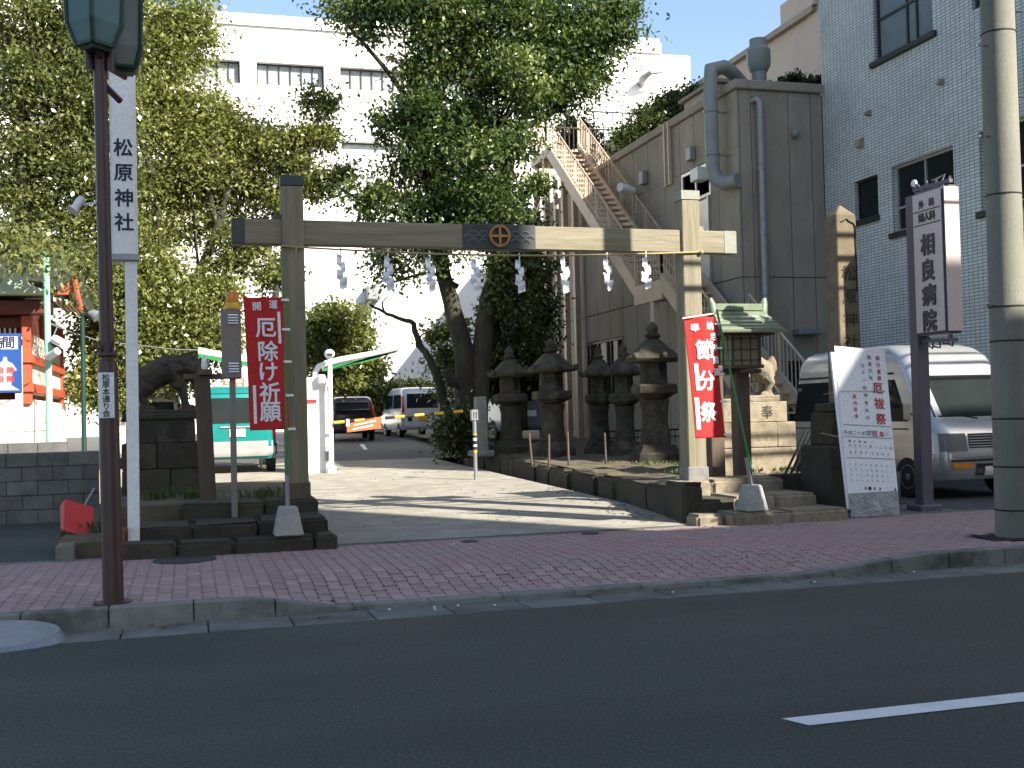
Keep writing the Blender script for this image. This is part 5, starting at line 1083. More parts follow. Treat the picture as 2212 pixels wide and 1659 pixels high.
m = MB(); fx0, fx1 = xm-W2*.42, xm+W2*.42; m.tube([(fx0+.04, ysf-.006, zsh-.1), (xm-.03, ysf-.006, zsh-.08), (xm, ysf-.006, zsh-.06), (xm+.03, ysf-.006, zsh-.09), (fx1-.02, ysf-.006, zsh-.12), (fx1, ysf-.008, zsh-.16), (fx1, ysf-.01, zsh-1.0)], .008, 5); m.build('carved_border', blackm, so_)
for a_, z0, z1, mt in ((.78, .12, PY(1790, 965, 12.5)[2], stone_d), (.56, PY(1790, 965, 12.5)[2], zb_-.12, stone_d), (.48, zb_-.12, zb_, stone_d)):
    m = MB(); m.box((xm-.06, 13.0, (z0+z1)/2), (a_*1.05, a_, z1-z0), taper=.94); m.build('pedestal_tier', mt, sg, bevel=.025, jitter=.008)
# leaning pipe rails behind the stele
pr_ = thing('pipe_rail', 'slanting black handrail pipes beside the sunlit pedestal', 'handrail', (8.3, 14.6, .6)); m = MB()
for k in range(3): a = PY(1690+13*k, 1018, 14.4); b = PY(1742+8*k, 930, 14.4); m = MB(); m.tube([(a[0], 14.4, .48), tuple(b)], .018, 6); m.build('pipe', blackm, pr_)
# poster panel leaning on the pedestal
po = thing('festival_poster', 'tall white hand-lettered festival notice board leaning against the stele pedestal', 'notice board', (8.05, 12.1, .15))
A = PZ(1836, 1118, .16); Yb = A[1]; 
def PP(px, py, lift=0.):                     # the board's plane leans back from its foot
    n = Vector((0, -math.cos(R(9)), math.sin(R(9)))); o = Vector((A[0], Yb, .16)); d = Vector(ray(px, py)); c = Vector(CAM); t_ = (o-c).dot(n)/d.dot(n); return c+d*t_+n*lift
cor = [(1837, 1117), (1944, 1112), (1912, 757), (1799, 748)]
def board(name, cs, mat, l0, l1, par, bev=.0):
    vs = [PP(x, y, l0) for x, y in cs]+[PP(x, y, l1) for x, y in cs]; n = len(cs)
    return MB().add(vs, [tuple(range(n))[::-1], tuple(range(n, 2*n))]+[(i, (i+1) % n, n+(i+1) % n, n+i) for i in range(n)]).build(name, mat, par, bevel=bev)
bk = board('backing_board', [(1834, 1100), (1938, 1096), (1908, 765), (1796, 760)], paper, -.05, -.012, po)
sh_ = board('paper_sheet', [(1832, 1067), (1940, 1060), (1912, 757), (1803, 747)], paper, -.01, -.004, po)
bg_ = MB(); 
def bagfn(u, v): 
    p = PP(1833+107*u+(5*v if u < .5 else 4*v), 1066-6*u+52*v, .004+.014*math.sin(9*u+4*v)*math.sin(math.pi*u)*v+.01*math.sin(17*u)*v); return tuple(p)
bg_.grid(bagfn, 20, 10); bo3 = bg_.build('plastic_bag_foot', bagm, po, smooth=180)
org = PP(1803, 747); ex = (PP(1912, 757)-org).normalized(); ez = (PP(1832, 1067)-org).normalized(); nrm = ex.cross(ez).normalized()
if nrm.y > 0: nrm = -nrm
Wp = (PP(1912, 757)-org).length; Hp = (PP(1832, 1067)-org).length
PF = lambda u, v, d: org+ex*(u*Wp)+ez*(v*Hp)-Vector((0, 0, 0))+nrm*.0
def pl_letters(items, mat, bold=.01):
    it = [(c, u*Wp, -v*Hp, h) for c, u, v, h in items]
    letters(it, mat, lambda u, v, d: org+ex*u-ez*v+nrm*(.003+d), sh_, bold)
def vcol(chars, u, v0, v1, h): n = len(chars); return [(c, u, v0+(v1-v0)*i/max(1, n-1), h) for i, c in enumerate(chars)]
pl_letters(vcol('厄祓祭', .78, .27, .48, .135)+vcol('節分星祭', .83, .06, .2, .055)+vcol('家内安全', .3, .34, .47, .05)+[('厄', .63, .585, .075), ('年', .77, .585, .07)]+[(c, .12+.1*i, .675, .035) for i, c in enumerate('六三三一')]+[(c, .12+.1*i, .72, .045) for i, c in enumerate('6737')]+[(c, .12+.1*i, .645, .03) for i, c in enumerate('還大前後')], red_ink, .02)
pl_letters(vcol('開運厄除', .66, .06, .2, .055)+vcol('正午一時神事執行', .52, .12, .48, .05)+[(c, .06+.085*i, .588, .05) for i, c in enumerate('平成二十年')]+[('戊', .48, .583, .065), ('子', .54, .583, .06)]+[('仁', .87, .583, .045)]
           +[(c, .52+.1*i, .675, .035) for i, c in enumerate('男一二三四')]+[(c, .55+.1*i, .72, .045) for i, c in enumerate('2542')]+[(c, .1+.1*i, .8+.035*j, .03) for j in range(4) for i, c in enumerate('九八七六五四三二一'[::1])]+[('●', .43, .955, .055), ('◗', .35, .955, .045), ('◗', .53, .955, .045), ('◗', .63, .955, .045), ('◗', .93, .955, .045)], black_ink, .012)
m = MB()
for v in (.535, .615, .755): m.add([org+ex*(.03*Wp)+ez*(v*Hp)+nrm*.003, org+ex*(.97*Wp)+ez*((v-.008)*Hp)+nrm*.003, org+ex*(.97*Wp)+ez*((v-.005)*Hp)+nrm*.003, org+ex*(.03*Wp)+ez*((v+.003)*Hp)+nrm*.003], [(0, 1, 2, 3)])
m.build('ruled_line', black_ink, sh_)
m = MB(); e1 = PP(1815, 845, .01); e2 = PP(1912, 845, .006); e0 = Vector((xm-.35, 12.9, e1.z-.03)); m.tube([e0, e1, e2], .004, 5); e1 = PP(1822, 946, .004); m.tube([Vector((xm-.5, 12.75, e1.z+.05)), e1], .006, 5); m.build('tie_string', rope_m, po)
# hospital sign
hs = thing('hospital_sign', 'upright illuminated sign box with raised dark letters on a purple-grey pole', 'sign', (8.9, 12.6, .15))
hx0, hx1 = 8.86, 9.06; pf2 = PZ(1998, 1103, .15); hx0 = pf2[0]-.02; hx1 = hx0+.21; yP = 12.62
zt3 = PX(2010, 405, hx0)[2]; zb3 = PX(2025, 722, hx0)[2]; yn = PX(2043, 600, hx0)[1]; yf2 = PX(1972, 600, hx0)[1]; yP = yf2+.02
MB().b2(hx0+.02, hx0+.18, yP-.05, yP+.12, .14, zt3-.02).build('pole', signpurple, hs, bevel=.008); MB().b2(hx0-.06, hx0+.26, yP-.12, yP+.2, .12, .22).build('foot', signpurple, hs, bevel=.015)
bx3 = MB().b2(hx0, hx1+.02, yn, yP-.055, zb3, zt3).build('sign_box', signpurple, hs, bevel=.025, seg=3)
MB().b2(hx0-.008, hx0-.001, yn+.035, yP-.075, zb3+.04, zt3-.04).build('letter_face', signpink, bx3)
MB().b2(hx0+.012, hx1+.008, yn-.008, yn-.001, zb3+.03, zt3-.03).build('edge_face', signpink, bx3)
ymid = (yn+.035+yP-.075)/2; hz = zt3-zb3
HL = lambda u, v, d: (hx0-.009-d, ymid-u, v)
letters([(c, 0, zt3-hz*f_, .26) for c, f_ in zip('相良病院', (.38, .555, .725, .9))], purple_ink, HL, bx3, .035, extrude=.012)
letters([('外', .105, zt3-hz*.1, .1), ('科', -.105, zt3-hz*.1, .1), ('婦', .115, zt3-hz*.19, .11), ('人', 0, zt3-hz*.19, .11), ('科', -.115, zt3-hz*.19, .11)][:0]+[('外', -.1, zt3-hz*.1, .1), ('科', .1, zt3-hz*.1, .1), ('婦', -.11, zt3-hz*.19, .11), ('人', 0, zt3-hz*.19, .11), ('科', .11, zt3-hz*.19, .11)], purple_ink, HL, bx3, .03, extrude=.008)
m = MB()
for f_ in (.145, .24): m.b2(hx0-.016, hx0-.008, yn+.05, yP-.09, zt3-hz*f_-.006, zt3-hz*f_+.006)
m.build('rule', purple_ink, bx3)
for z, s_ in ((zt3+.05, 1), (zb3-.07, -1)):
    m = MB(); m.box((hx0+.1, (yn+yP)/2, z), (.05, yP-yn+.06, .045), tilt=('X', .03)); m.tube([(hx0+.1, yP, z), (hx0+.1, yP, z-s_*.02)], .03, 6)
    for k in range(5): y_ = yn+.02+(yP-yn)*k/5; m.tube([(hx0+.1, y_, z), (hx0+.1+random.uniform(-.05, .05), y_+random.uniform(-.03, .03), z+s_*random.uniform(.05, .1)), (hx0+.1+random.uniform(-.08, .08), y_+.06, z+s_*random.uniform(.03, .09))], .014, 6)
    for yy_ in (yn+.08, yP-.15): m.b2(hx0+.08, hx0+.12, yy_-.02, yy_+.02, min(z, z-s_*.06), max(z, z-s_*.06))
    m.build('wrought_bracket', signpurple, hs)
m = MB(); m.lathe([(.02, -.02), (.045, -.015), (.045, .015), (.02, .02)], 14, (hx0+.08, yP+.0, zt3+.14), axis='x'); m.build('bracket_ring', paper, hs, smooth=40)
# utility pole
up_ = thing('utility_pole', 'thick round concrete utility pole with step bolts beside the kerb', 'utility pole', (7.89, 9.55, .15)); ub = (7.93, 9.55)
m = MB(); zt4 = 11.5; tl_ = PY(2165, 0, 9.55); sl_ = (PY(2158, 30, 9.55)[0]-PY(2192, 1150, 9.55)[0])/(PY(2158, 30, 9.55)[2]-.15); ux = lambda z: ub[0]+.0+(sl_*.35)*(z-.15)
m.tube([(ux(z), ub[1], z) for z in (.1, 2, 4, 6, 8, 10, zt4)], [.185, .176, .168, .16, .152, .145, .14], 24); m.build('shaft', util_m, up_, smooth=60)
for py in (62, 415, 660, 905, 1010, 1105, 735):
    z = PY(2170, py, 9.4)[2]; m = MB(); rr = .185-.0045*z/1.; m.lathe([(rr, z-.008), (rr+.006, z-.006), (rr+.006, z+.006), (rr, z+.008)], 24, (ux(z), ub[1], 0)); m.build('band', blackm, up_, smooth=30)
for i, py in enumerate((20, 100, 205, 295, 490, 660)):
    z = PY(2170, py, 9.5)[2]; s_ = 1 if i % 2 == 0 else -1; m = MB(); m.tube([(ux(z)+s_*.15, ub[1]-.02, z), (ux(z)+s_*.28, ub[1]-.03, z)], .011, 6); m.build('step_bolt', chrome, up_)
m = MB(); z = PY(2208, 575, 9.3)[2]; m.box((ux(z)+.16, 9.42, z), (.02, .12, .28), rz=.9); m.build('number_plate', mint, up_)
m = MB(); m.b2(ux(9)-.9, ux(9)+.9, 9.44, 9.52, 9.0, 9.1); m.b2(ux(9)-.7, ux(9)+.7, 9.44, 9.52, 10.3, 10.4); m.build('cross_arm', graysteel, up_)
tp3 = thing('tree_pit', 'square patch of black soil at the foot of the utility pole', 'soil patch', (7.85, 9.5, .15)); m = MB(); m.add([(7.48, 9.3, .156), (8.3, 9.2, .156), (8.45, 9.75, .156), (7.62, 9.78, .156), (7.48, 9.3, .1), (8.3, 9.2, .1), (8.45, 9.75, .1), (7.62, 9.78, .1)], [(0, 1, 2, 3), (0, 4, 5, 1), (1, 5, 6, 2), (2, 6, 7, 3), (3, 7, 4, 0)]); m.build('soil', soil, tp3)
for i, (z, y, r_, sag) in enumerate(((6.15, 9.35, .02, .25), (6.9, 9.4, .03, .22), (6.05, 9.9, .035, .3), (9.15, 9.2, .01, .3), (9.15, 9.8, .01, .3))):
    w_ = tag(MB().tube([(x, y+.02*x*(-1)**i*.3, z+.02*(x-8)*.2+sag*(((x-8)/24)**2-.3)) for x in np.linspace(-26, 36, 32)], r_, 6).build('overhead_cable', blackm), ('slim low overhead cable nearest the road on the utility pole', 'thick overhead cable above the slim low one', 'thickest lowest overhead cable on the shrine side', 'topmost wire on the road side of the cross arm', 'topmost wire on the shrine side of the cross arm')[i], 'cable', 'overhead cables along the street')

# ------------------------------------------------------------------ vehicles (local: x right, y towards the front, z up)
class Car:
    def __init__(s, name, label, loc, rz, rings, mat, group='parked vehicles'):
        s.t = thing(name, label, 'van' if 'van' in name else 'car', loc, rz, group); s.r = rings; m = MB(); n = 5; vs = []; N = 0
        for z, w_, yb, yf, cr in rings:
            loop = []
            for cx_, cy_, a0 in ((w_-cr, yf-cr, 0), (-w_+cr, yf-cr, math.pi/2), (-w_+cr, yb+cr, math.pi), (w_-cr, yb+cr, 1.5*math.pi)):
                for k in range(n): a = a0+math.pi/2*k/(n-1); loop.append((cx_+cr*math.cos(a), cy_+cr*math.sin(a), z))
            N = len(loop); vs += loop
        K = len(rings); fs = [(i*N+k, i*N+(k+1) % N, (i+1)*N+(k+1) % N, (i+1)*N+k) for i in range(K-1) for k in range(N)]+[tuple(range(N))[::-1], tuple(range((K-1)*N, K*N))]
        m.add(vs, fs); s.body = m.build('body', mat, s.t, local=True, smooth=38)
    def at(s, z):
        for a, b in zip(s.r, s.r[1:]):
            if a[0] <= z <= b[0]: t_ = (z-a[0])/max(1e-6, b[0]-a[0]); return [a[i]+(b[i]-a[i])*t_ for i in range(5)]
        return s.r[-1]
    def side(s, sd, z0, z1, y0, y1, name, mat, par=None, off=.006, s0=0, s1=0, nz=4):
        """panel on the flank; s0/s1 shift the y ends at the top (slanted pillars)"""
        def fn(u, v): z = z0+(z1-z0)*v; r_ = s.at(z); return (sd*(r_[1]+off), y0+(y1-y0)*u+(s0*(1-u)+s1*u)*v, z)
        m = MB(); m.grid(fn, 4, nz); o = m.build(name, mat, par or s.body, local=True, smooth=60); return o
    def end(s, e, z0, z1, x0, x1, name, mat, par=None, off=.006, nz=4, bow=.0, inset=0.):
        def fn(u, v):
            z = z0+(z1-z0)*v; r_ = s.at(z); xx0 = x0+inset*v*(1 if x0 < 0 else -1)*(x0 != 0); xx1 = x1+inset*v*(1 if x1 < 0 else -1)*(x1 != 0); x = xx0+(xx1-xx0)*u
            y = r_[3] if e > 0 else r_[2]; cr = r_[4]; ex_ = max(0, abs(x)-(r_[1]-cr)); y_in = cr-math.sqrt(max(0, cr*cr-ex_*ex_)); return (x, y+e*(off-y_in), z)
        m = MB(); m.grid(fn, 10, nz); return m.build(name, mat, par or s.body, local=True, smooth=60)
    def wheels(s, r_, ys, wx, tw=.18):
        for y in ys:
            for sd in (-1, 1):
                x = sd*(wx-tw/2+.012); m = MB(); m.lathe([(r_*.6, -tw/2), (r_*.93, -tw/2), (r_, -tw/2+.02), (r_, tw/2-.02), (r_*.93, tw/2), (r_*.6, tw/2)], 22, (x, y, r_), axis='x'); w_ = m.build('wheel', tyre_m, s.t, local=True, smooth=40)
                m = MB(); m.lathe([(r_*.1, sd*(tw/2+.004)), (r_*.35, sd*(tw/2-.01)), (r_*.58, sd*(tw/2+.002)), (r_*.62, sd*(tw/2-.01))], 22, (x, y, r_), axis='x'); m.build('rim', rim_m, w_, local=True, smooth=40)
def van_rings(w, L, h, nose=.5, zb=.28, taper=.1, roofdrop=.06, wscreen=.55):
    hw_ = w/2; b = -L/2; f = L/2
    return [(zb, hw_*.96, b+.06, f-.06, .16), (zb+.12, hw_, b, f, .2), (.62, hw_, b, f, .22), (.9, hw_, b+.01, f-.05, .22), (1.05, hw_*.995, b+.02, f-.16, .22), (1.12, hw_*.985, b+.03, f-.26, .22), (h-.35, hw_*(1-taper*.8), b+.1, f-.26-wscreen, .2), (h-.2, hw_*(1-taper), b+.14, f-.36-wscreen, .22), (h-.08, hw_*(1-taper*1.5), b+.22, f-.55-wscreen, .25), (h-.02, hw_*(1-taper*2.4), b+.36, f-.75-wscreen, .25), (h, hw_*.55, b+.6, f-1.1-wscreen, .2)]
# white high-roof van on the forecourt: its front faces the street (-Y)
VX, VY = 10.86, 15.5
v = Car('white_van', 'white high-roof minivan parked nose to the street on the hospital forecourt', (VX, VY, .147), math.pi, van_rings(1.68, 4.1, 2.26), cp_silver)
v.end(1, 1.16, 1.76, -.72, .72, 'windscreen', glass_d, inset=.05); v.wheels(.3, (-1.25, 1.25), .83)
for sd in (1, -1):
    v.side(sd, 1.1, 1.72, .62, 1.28, 'side_window', glass_d, s0=0, s1=-.35); v.side(sd, 1.1, 1.74, -.72, .54, 'side_window', glass_d); v.side(sd, 1.1, 1.74, -1.92, -.8, 'side_window', glass_d, s0=.12)
    v.side(sd, .98, 1.0, -1.9, 1.3, 'trim_strip', blackm, off=.004, nz=1); v.side(sd, 1.8, 1.83, -1.85, .9, 'rain_gutter', blackm, off=.01, nz=1)
    v.end(1, .68, .93, sd*.42, sd*.8, 'headlight', lamp_lens, off=.012); v.end(1, .44, .51, sd*.35, sd*.68, 'indicator', amber, off=.014)
gr_ = v.end(1, .72, .92, -.38, .38, 'grille', blackm, off=.008)
for k in range(5): v.end(1, .735+.037*k, .75+.037*k, -.38, .38, 'grille_bar', chrome, gr_, off=.016, nz=1)
v.end(1, .56, .65, -.84, .84, 'bumper_strip', chrome, off=.03); v.end(1, .535, .56, -.84, .84, 'bumper_gap', blackm, off=.02, nz=1)
v.end(1, .34, .5, -.3, .3, 'air_intake', blackm, off=.012); v.end(1, .36, .44, -.3, .3, 'intake_bar', chrome, off=.018, nz=1); v.end(1, .33, .46, -.17, .17, 'number_plate', plate_g, off=.03)
for sd in (-.5, .1): m = MB(); m.tube([(sd, 1.86, 1.13), (sd+.3, 1.84, 1.18), (sd+.62, 1.83, 1.17)], .012, 5); m.build('wiper', blackm, v.body, local=True)
for sd in (-1, 1): m = MB(); m.box((sd*.96, 1.42, 1.24), (.14, .06, .24)); m.tube([(sd*.84, 1.4, 1.2), (sd*.96, 1.42, 1.22)], .02, 6); m.build('door_mirror', blackm, v.body, local=True, bevel=.02)
def rear(v, zg0, zg1, w_, plate, zpl, tl_z, tl_x, bump_mat, pw=.33):
    v.end(-1, zg0, zg1, -w_, w_, 'rear_window', glass_d, inset=.04)
    for sd in (-1, 1): v.end(-1, tl_z[0], tl_z[1], sd*tl_x[0], sd*tl_x[1], 'tail_light', taill, off=.014)
    v.end(-1, zpl, zpl+.16, -pw/2, pw/2, 'number_plate', plate, off=.02); v.end(-1, .36, .56, -v.r[1][1]*.98, v.r[1][1]*.98, 'bumper', bump_mat, off=.035)
# teal van (rear towards us)
c_ = PY(514, 1015, 24.6)
v = Car('teal_van', 'teal and silver minivan seen from behind at the ticket barrier', (c_[0], 26.4, drive(25)-.005), 0, van_rings(1.62, 3.7, 1.86, zb=.3, taper=.07), cp_teal)
rear(v, 1.06, 1.7, .72, plate_g, .78, (.75, 1.5), (.73, .8), cp_silver); v.wheels(.29, (-1.2, 1.2), .8); v.end(-1, .56, .68, -.74, .74, 'lower_panel', cp_silver, off=.008); v.end(-1, .97, 1.0, -.35, .35, 'tailgate_handle', cp_silver, off=.03)
for sd in (1, -1): v.side(sd, 1.12, 1.62, -1.7, -.4, 'side_window', glass_d, s0=.08); v.side(sd, 1.12, 1.62, -.3, .9, 'side_window', glass_d, s1=-.2); v.side(sd, .36, .62, -1.8, 1.8, 'lower_panel', cp_silver)
# white microvan
c_ = PY(903, 950, 42)
v = Car('white_van', 'white microvan with a yellow number plate parked tail-out in the car park', (c_[0]+.15, 44., drive(43)-.005), .07, van_rings(1.62, 3.4, 1.9, zb=.28, taper=.06), cp_white)
rear(v, 1.1, 1.65, .62, plate_y, .62, (.95, 1.55), (.7, .79), cp_white, .36); v.wheels(.28, (-1.1, 1.1), .8); v.end(-1, .6, .76, -.6, -.42, 'tow_cover', blackm, off=.01)
for sd in (1, -1): v.side(sd, 1.1, 1.62, -1.5, -.3, 'side_window', glass_d, s0=.08); v.side(sd, 1.1, 1.62, -.2, 1.0, 'side_window', glass_d, s1=-.2)
# dark van beside it and maroon car
c_ = PY(838, 940, 47)
v = Car('dark_van', 'dark grey van half hidden beside the white microvan', (c_[0], 49, drive(47)-.005), .1, van_rings(1.6, 4, 1.9, zb=.28, taper=.06), cp_dark)
rear(v, 1.1, 1.65, .62, plate_g, .7, (.95, 1.5), (.68, .77), cp_dark); v.wheels(.28, (-1.2, 1.2), .79)
c_ = PY(770, 945, 40)
v = Car('maroon_car', 'maroon hatchback with dark lower body parked beyond the striped barrier arm', (c_[0], 42., drive(40.5)-.005), -.05, van_rings(1.6, 3.8, 1.6, zb=.28, taper=.1), cp_maroon)
rear(v, .98, 1.38, .6, plate_g, .6, (.85, 1.3), (.66, .77), cp_dark); v.wheels(.28, (-1.2, 1.2), .79); v.end(-1, .4, .84, -.75, .75, 'lower_panel', cp_dark, off=.008)
# blue-grey van seen from the side behind the lanterns
c_ = PY(1172, 940, 30)
v = Car('blue_grey_van', 'pale blue-grey van partly hidden behind the shaded stone lanterns', (c_[0]-.4, 32.2, .72), .04, van_rings(1.65, 4.3, 1.95, zb=.3), cp_blue); v.wheels(.31, (-1.3, 1.3), .82); rear(v, 1.12, 1.7, .62, plate_g, .7, (.95, 1.5), (.7, .8), cp_blue)
for sd in (1, -1): v.side(sd, 1.12, 1.66, .3, 1.3, 'side_window', glass_d, s1=-.3); v.side(sd, 1.12, 1.66, -.9, .2, 'side_window', glass_d); v.side(sd, 1.12, 1.66, -2.0, -1., 'side_window', glass_d)
c_ = PY(262, 960, 27.5)
v = Car('white_kei_car', 'small white car glimpsed between the lamp post and the white sign', (c_[0]+.6, 29.2, drive(27.5)-.005), 0, van_rings(1.5, 3.3, 1.8, zb=.28, taper=.06), cp_white); rear(v, 1.1, 1.55, .6, plate_y, .62, (.95, 1.5), (.66, .73), cp_white); v.wheels(.28, (-1.1, 1.1), .74)
for sd in (1, -1): v.side(sd, 1.1, 1.55, -1.4, 1.0, 'side_window', glass_d)

# ------------------------------------------------------------------ parking barrier
yB = 23.9
tm = thing('ticket_machine', 'tall white parking ticket cabinet with a curved pipe hood', 'ticket machine', tuple(PY(687, 1015, yB))); zB = drive(yB)
a = PY(661, 1012, yB); b = PY(714, 815, yB); MB().b2(a[0]-.1, b[0], yB, yB+.8, zB-.02, b[2]).build('cabinet', whitepaint, tm, bevel=.02)
p = PY(668, 868, yB); MB().b2(p[0]-.05, p[0]+.15, yB-.03, yB-.002, p[2]-.02, p[2]+.05).build('red_label', redpl, tm)
pth = [PY(x, y, yB+.1) for x, y in ((697, 855), (682, 840), (681, 805), (688, 792), (705, 785), (730, 778), (800, 765), (862, 752))]
MB().tube([tuple(q_) for q_ in pth], [.06, .065, .065, .065, .065, .065, .06, .05], 10).build('hood_pipe', whitepaint, tm, smooth=50)
m = MB(); vs = [PY(x, y, yB+.12) for x, y in ((700, 792), (855, 762), (868, 750), (812, 776), (700, 802))]; vs2 = [(q_[0], q_[1]+.4, q_[2]+.02) for q_ in vs]; n = 5; m.add([tuple(q_) for q_ in vs]+vs2, [tuple(range(5)), tuple(range(5, 10))]+[(i, (i+1) % n, n+(i+1) % n, n+i) for i in range(n)]); m.build('canvas_hood', green_pole, tm)
p = PY(694, 830, yB-.05); m = MB(); m.lathe([(.05, 0), (.09, .03), (.1, .16), (.07, .2)], 12, (p[0], yB-.1, p[2])); m.tube([(p[0]+.12, yB-.1, p[2]-.15), (p[0]+.16, yB-.1, p[2]+.1), (p[0]+.02, yB-.1, p[2]+.16)], .025, 6); m.build('intercom_hood', whitepaint, tm, smooth=40)
cp3 = thing('camera_post', 'white post with a round dome camera beside the ticket cabinet', 'post', tuple(PY(716, 1020, yB))); p = PY(716, 1020, yB-.2); t3 = PY(712, 775, yB-.2)
m = MB(); m.tube([(p[0], yB-.2, zB-.01), (p[0], yB-.2, zB+.12), (p[0], yB-.2, zB+.16), (t3[0], yB-.2, t3[2])], [.11, .1, .055, .05], 12); m.build('post', whitepaint, cp3, smooth=40); MB().ball((t3[0], yB-.2, t3[2]+.1), (.11, .11, .1), 14, 9).build('dome_camera', whitepaint, cp3, smooth=90); MB().b2(t3[0]-.06, t3[0]+.05, yB-.32, yB-.28, t3[2]+.06, t3[2]+.11).build('camera_window', blackm, cp3); MB().b2(p[0]-.1, p[0]-.02, yB-.15, yB+.05, zB+.25, zB+.45).build('junction_box', graysteel, cp3)
ba = thing('barrier_arm', 'black and yellow striped barrier arm carrying an orange notice board', 'barrier', tuple(PY(722, 915, yB-.3))); P0 = Vector(PY(722, 913, yB-.3)); P1 = Vector(PY(1000, 888, yB-.3)); n = 13
for k in range(n): MB().tube([P0.lerp(P1, k/n), P0.lerp(P1, (k+.995)/n)], .032, 8).build('arm_segment', yellow if k % 2 == 0 else blackm, ba, smooth=40)
q_ = [PY(x, y, yB-.34) for x, y in ((749, 916), (822, 900), (824, 925), (750, 934))]; m = MB(); m.add([tuple(p_) for p_ in q_]+[(p_[0], p_[1]+.015, p_[2]) for p_ in q_], [(0, 1, 2, 3), (7, 6, 5, 4), (0, 4, 5, 1), (1, 5, 6, 2), (2, 6, 7, 3), (3, 7, 4, 0)]); ob = m.build('notice_board', orange, ba)
m = MB()
for a_, b_ in (((765, 917), (812, 907)), ((762, 926), (806, 917))): p1 = PY(*a_, yB-.346); p2 = PY(*b_, yB-.346); m.add([tuple(p1), tuple(p2), (p2[0], p2[1], p2[2]-.03), (p1[0], p1[1], p1[2]-.03)], [(0, 1, 2, 3)])
m.build('white_line', white_ink, ob)
for f_ in (.1, .37): p_ = P0.lerp(P1, f_); MB().b2(p_.x-.03, p_.x+.03, p_.y-.05, p_.y+.04, p_.z-.1, p_.z+.05).build('clip', plate_g, ba)
# green and white awning with orange signs behind the beacon
aw = thing('awning', 'white and green striped awning over the yard behind the alarm box', 'awning', tuple(PY(470, 800, 26))); ya = 26.
def strip(par, pts, mat, nm, dep=.5, Y_=ya):
    vs = [PY(x, y, Y_) for x, y in pts]; n = len(vs); m = MB(); m.add([tuple(q_) for q_ in vs]+[(q_[0], q_[1]+dep, q_[2]) for q_ in vs], [tuple(range(n)), tuple(range(n, 2*n))[::-1]]+[(i, (i+1) % n, n+(i+1) % n, n+i) for i in range(n)]); return m.build(nm, mat, par)
strip(aw, [(428, 750), (640, 790), (640, 800), (428, 763)], whitepaint, 'roof_edge', 1.4); strip(aw, [(428, 763.5), (640, 800.5), (640, 812), (430, 772)], green_pole, 'valance', .02)
for x in (440, 560, 640):
    p = PY(x, 790, ya+.3); MB().tube([(p[0], ya+.3, drive(26)), (p[0], ya+.3, p[2])], .03, 8).build('frame_post', whitepaint, aw)
for x0_, x1_, y0_, lab in ((481, 500, 812, 'left'), (507, 528, 815, 'right')):
    s_ = thing('orange_sign', 'small orange and white sign board hung under the awning '+('beside the teal van' if lab == 'left' else 'next to the red banner'), 'sign', tuple(PY(x0_, y0_+20, ya-.05)), 0, 'orange signs under the awning'); strip(s_, [(x0_, y0_), (x1_, y0_+2), (x1_, y0_+22), (x0_, y0_+20)], orange, 'board', .02, ya-.06); strip(s_, [(x0_+4, y0_+5), (x1_-4, y0_+6), (x1_-4, y0_+12), (x0_+4, y0_+11)], white_ink, 'lettering', .002, ya-.066); strip(s_, [(x0_+6, y0_+14), (x1_-6, y0_+15), (x1_-6, y0_+18), (x0_+6, y0_+17)], white_ink, 'lettering', .002, ya-.066)
    p = PY((x0_+x1_)/2, y0_, ya-.05); MB().b2(p[0]-.01, p[0]+.01, ya-.055, ya-.045, p[2]-.02, p[2]+.35).build('hanger', graysteel, s_)

# ------------------------------------------------------------------ shrine hall at the left, mint pole, green lamp
sh = thing('shrine_hall', 'vermilion timber shrine hall with green copper eaves and pale plinth', 'shrine building', (-4, 23, .3)); ysh = 21.5
px = lambda x, y, Y_=ysh: PY(x, y, Y_)
gz = .3; c1 = px(45, 700); zb1 = px(50, 862)[2]; ztp1 = px(50, 680)[2]; xr_ = px(68, 800)[0]
MB().b2(-12, xr_-.02, ysh+.1, ysh+6, gz, zb1).build('plinth', plaster, sh, bevel=.02)
for k in range(4):
    for r in range(3): MB().b2(xr_-.03-.7*(k+1)+.008, xr_-.03-.7*k-.008, ysh+.07, ysh+.098, gz+.05+(zb1-gz-.1)*r/3+.006, gz+.05+(zb1-gz-.1)*(r+1)/3-.006).build('plinth_tile', plaster, sh, bevel=.004)
for k in range(6):
    for r in range(3): MB().b2(xr_-.018, xr_+.008, ysh+.12+.7*k+.008, ysh+.12+.7*(k+1)-.008, gz+.05+(zb1-gz-.1)*r/3+.006, gz+.05+(zb1-gz-.1)*(r+1)/3-.006).build('plinth_tile', plaster, sh, bevel=.004)
MB().b2(px(45, 700)[0], px(66, 700)[0], ysh, ysh+.2, zb1-.1, ztp1).build('pillar', verm, sh, bevel=.02)
for z_, d_ in ((px(50, 770)[2], .12), (px(50, 833)[2], .12)): MB().b2(-8, px(72, 770)[0], ysh-.04, ysh+.12, z_-d_, z_+d_*.4).build('rail_beam', verm, sh, bevel=.015); MB().b2(px(72, 770)[0]-.16, px(72, 770)[0]-.01, ysh+.121, ysh+5.5, z_-d_+.01, z_+d_*.4-.01).build('rail_beam', verm, sh)
MB().b2(-10, xr_-.12, ysh+.25, ysh+5.5, zb1-.05, ztp1+.3).build('wall', verm_dk, sh); MB().b2(xr_-.119, xr_-.05, ysh+.6, ysh+5.4, zb1+.1, ztp1-.3).build('side_panel', plaster, sh)
